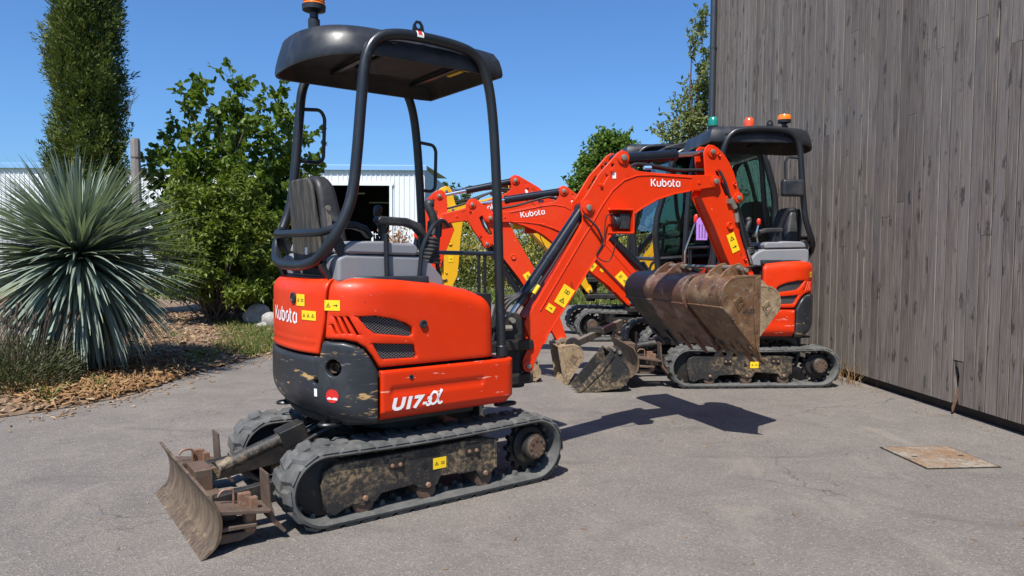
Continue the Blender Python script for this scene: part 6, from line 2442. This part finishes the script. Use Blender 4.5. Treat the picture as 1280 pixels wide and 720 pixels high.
        e = Vector((math.cos(dlt + at + rad(24)), 0, math.sin(dlt + at + rad(24))))
        e2 = Vector((-e.z, 0, e.x))
        sticker_flat(arm, B @ P3(am_((1.505, 1.315)), s * .0575), B3 @ e * -s, B3 @ e2, .062, .13, 'ta')
        flat(boom, 'white_label', [(-.012, -.018), (.012, -.018), (.012, .018), (-.012, .018)], [(0, 1, 2, 3)], B @ P3(bm_((.61, 1.715)), s * .0775), B3 @ dirx * -s, B3 @ dirz, MAT['white'], .001)
    # bucket on the arm tip
    if o.get('bucket', True):
        ba = o.get('bucket_turn', 0.0)
        Mb = B @ Matrix.Translation(P3(tip)) @ Matrix.Rotation(-ba, 4, 'Y')
        q = bucket_parts(root, Mb, o.get('bucket_width', .40), MAT[o.get('bucket_mat', 'rust')], o.get('teeth', 4), mirror=o.get('bucket_mirror', False), k=o.get('bucket_k', 1.0))
    return B, tip

def excavator(label, loc, heading, s=1.0, **o):
    root = empty('mini_excavator', (loc[0], loc[1], 0), rad(heading), s)
    tag(root, label, 'excavator')
    o.setdefault('paint', 'red')
    o.setdefault('paint2', 'red_worn')
    o.setdefault('detail', True)
    build_under(root, o)
    build_house(root, o)
    if o.get('cab'):
        build_cab(root, o)
    else:
        build_canopy(root, o)
    build_cockpit(root, o)
    B, tip = build_boom(root, o)
    return root, B, tip
# ------------------------------------------------------------------ the machines
M1, B1, tip1 = excavator('red mini excavator with open black canopy, dozer blade and white side lettering', (-.616, 3.89), 36,
    uc=math.pi, swing=rad(20 - 36), bucket_mat='sand', bucket_width=.30, bucket_mirror=True, bucket_k=.86, teeth=3, beacon_at=(-.42, .10))
M2, B2, tip2 = excavator('red mini excavator with open canopy parked against the timber wall', (2.22, 7.09), 184, 1.05,
    uc=0.0, swing=rad(4), swing_post=(.75, 0), boom_scale=1.04, boom_turn=rad(-10.8), arm_turn=rad(-46.7), arm_ext=.52, blade_lift=.10,
    bucket_mat='sand', bucket_width=.42, bucket_turn=rad(-10), bucket_k=.75, beacon_at=(-.36, .12), beacon_low=True)
M3, B3_, tip3 = excavator('larger red excavator with closed glass cab standing between the others', (2.30, 8.60), 184, 1.15,
    uc=math.pi, swing=rad(5), swing_post=(.75, 0), boom_scale=1.22, boom_turn=rad(-18.5), arm_turn=rad(10), arm_ext=.15, cab=True, detail=False,
    bucket_mat='darkbucket', bucket_width=.45, bucket_turn=rad(-30), blade_lift=.08, beacon=False)
M4, B4_, tip4 = excavator('yellow excavator at the far end of the parked row', (2.05, 10.6), 184, 1.2,
    uc=math.pi, swing=rad(17), swing_post=(.75, 0), boom_scale=1.14, boom_turn=rad(-13.2), arm_turn=rad(-8.9), arm_ext=.077, detail=False,
    ucx=-.2, paint='yellow', paint2='plastic', house_paint='plastic', bucket_mat='rust', bucket_width=.45, beacon=False)

# coloured beacons on the roof of the canopy machine by the wall
for (x, m) in ((.27, 'greenlens'), (-.07, 'redlens')):
    mb = MB().lathe([(.045, 0), (.045, .03), (.048, .04)], (x, .02, 2.315), n=20)
    b = mb.build('beacon_base', MAT['plastic'], M2)
    mb = MB().lathe([(.046, .04), (.047, .075), (.042, .105), (.028, .122), (.010, .128)], (x, .02, 2.315), n=20)
    mb.build('beacon_lens', MAT[m], b)
# rear-view mirror on its handle and a lever with a red knob
mb = MB().box((-.29, .47, 1.755), (.20, .07, .15))
mb.build('mirror', MAT['plastic'], M2, bevel=.025, seg=3)
mb = MB().tube([(-.40, .42, 1.78), (-.29, .46, 1.80)], .010, 8)
mb.build('mirror_arm', MAT['frame'], M2)
mb = MB().tube(fillet([(.60, .30, .95), (.60, .30, 1.20), (.52, .34, 1.46)], .05, 4), .010, 8)
lv = mb.build('blade_lever', MAT['chrome'], M2)
MB().lathe([(.012, 0), (.019, .02), (.019, .06), (.010, .075)], (.525, .34, 1.45), (-.1, .05, 1), 12).build('lever_knob', MAT['redknob'], lv)
mb = MB().tube(fillet([(-.02, .40, 1.28), (.0, .41, 1.36), (-.02, .41, 1.44)], .04, 4), .009, 8)
lv = mb.build('console_lever', MAT['chrome'], M2)
MB().lathe([(.010, 0), (.018, .015), (.018, .05), (.010, .06)], (-.02, .41, 1.43), (0, 0, 1), 12).build('lever_knob', MAT['redknob'], lv)

# purple tag hanging from the lever
q = at_depth(878, 283, 6.55)
pt = empty('key_tag', (q.x, q.y, q.z))
tag(pt, 'purple plastic tag hanging beside the arm of the red excavator', 'tag')
mb = MB()
out = [(-.055, -.125), (.045, -.125), (.055, .05), (.03, .075), (.012, .085), (.012, .115), (-.012, .115), (-.014, .085), (-.035, .075), (-.055, .05)]
mb.plate(out, [[(-.015, .055), (.012, .055), (.012, .068), (-.015, .068)]], -.004, .004)
mb.build('tag_plate', MAT['purple'], pt, bevel=.002)
mb = MB().tube(crom([(-.002, 0, .10), (-.025, 0, .14), (.0, .0, .18), (.02, 0, .15), (.0, 0, .11)], 5), .006, 6)
mb.build('tag_loop', MAT['purple'], pt)
mb = MB()
for k in range(3):
    for j in range(9):
        mb.box((-.028 + k * .026, -.0045, -.10 + j * .014), (.010, .001, .008))
mb.build('tag_print', MAT['ink'], pt, smooth=0)['kind'] = 'stuff'

# ------------------------------------------------------------------ loose buckets
H1 = Matrix.Translation((-.616, 3.89, 0)) @ Matrix.Rotation(rad(36), 4, 'Z') @ B1
def loose_bucket(pos, heading, label, group=None, tilt=(0, 0), **kw):
    root = empty('digging_bucket', pos, rad(heading))
    root.rotation_euler = (rad(tilt[0]), rad(tilt[1]), rad(heading))
    tag(root, label, 'bucket', group)
    w = kw.pop('width')
    mt = kw.pop('mat')
    bucket_parts(root, Matrix.Identity(4), w, MAT[mt], **kw)
    return root
pA = H1 @ Vector((1.45, -.105, 1.152))
loose_bucket(pA, 20, 'brown toothed bucket hung at the end of the arm above the asphalt', width=.385, mat='rustlight', teeth=4)
pB = H1 @ Vector((1.43, .50, 1.150))
loose_bucket(pB, 20, 'wide black and rust toothed bucket hung beside the brown bucket', width=.79, mat='darkbucket', teeth=5)
# carrying bar that ties the hung buckets to the arm
mb = MB().cyl((-.0, -.34, 0), (0, .47, 0), .013, 12)
cb = mb.build('carrying_bar', MAT['pin'])
cb.location = H1 @ Vector((1.45, .12, 1.152))
cb.rotation_euler = (0, 0, rad(20))
tag(cb, 'steel bar through the ears of the hung buckets', 'bar')
# buckets lying on the ground in front of the parked row
g = at_depth(772, 440, 6.55)
loose_bucket((g.x, g.y, .345), 184, 'black rusty bucket lying on the asphalt next to the earth caked bucket', tilt=(0, -40), width=.40, mat='muddy', teeth=4, k=1.0)
g = ground_at(668, 481)
loose_bucket((g.x, g.y + .30, .20), 190, 'sand coloured earth caked bucket half hidden behind the boom foot', tilt=(0, -42), width=.36, mat='sand', teeth=0, k=.6)

# spare drawbar resting on the black bucket and the track behind it
a, b = at_depth(716, 431, 6.75), at_depth(776, 403, 7.75)
db = empty('steel_drawbar', a)
tag(db, 'grey steel drawbar resting slanted on the black bucket', 'drawbar')
d = b - a
MB().bar((0, 0, 0), d, .05, .07).build('bar_beam', MAT['pin'], db, bevel=.008)
n = d.normalized()
MB().plate(disc(0, 0, .07, 18), [disc(0, 0, .03, 14)], -.02, .02).build('towing_eye', MAT['darksteel'], db, bevel=.004)
for t in (.25, .6):
    MB().lathe([(.02, -.04), (.02, .04)], d * t, (0, 1, 0), 10).build('cross_pin', MAT['darksteel'], db)
MB().box(d * .42 + Vector((0, 0, .05)), (.14, .08, .06)).build('clamp_block', MAT['darksteel'], db, bevel=.004)
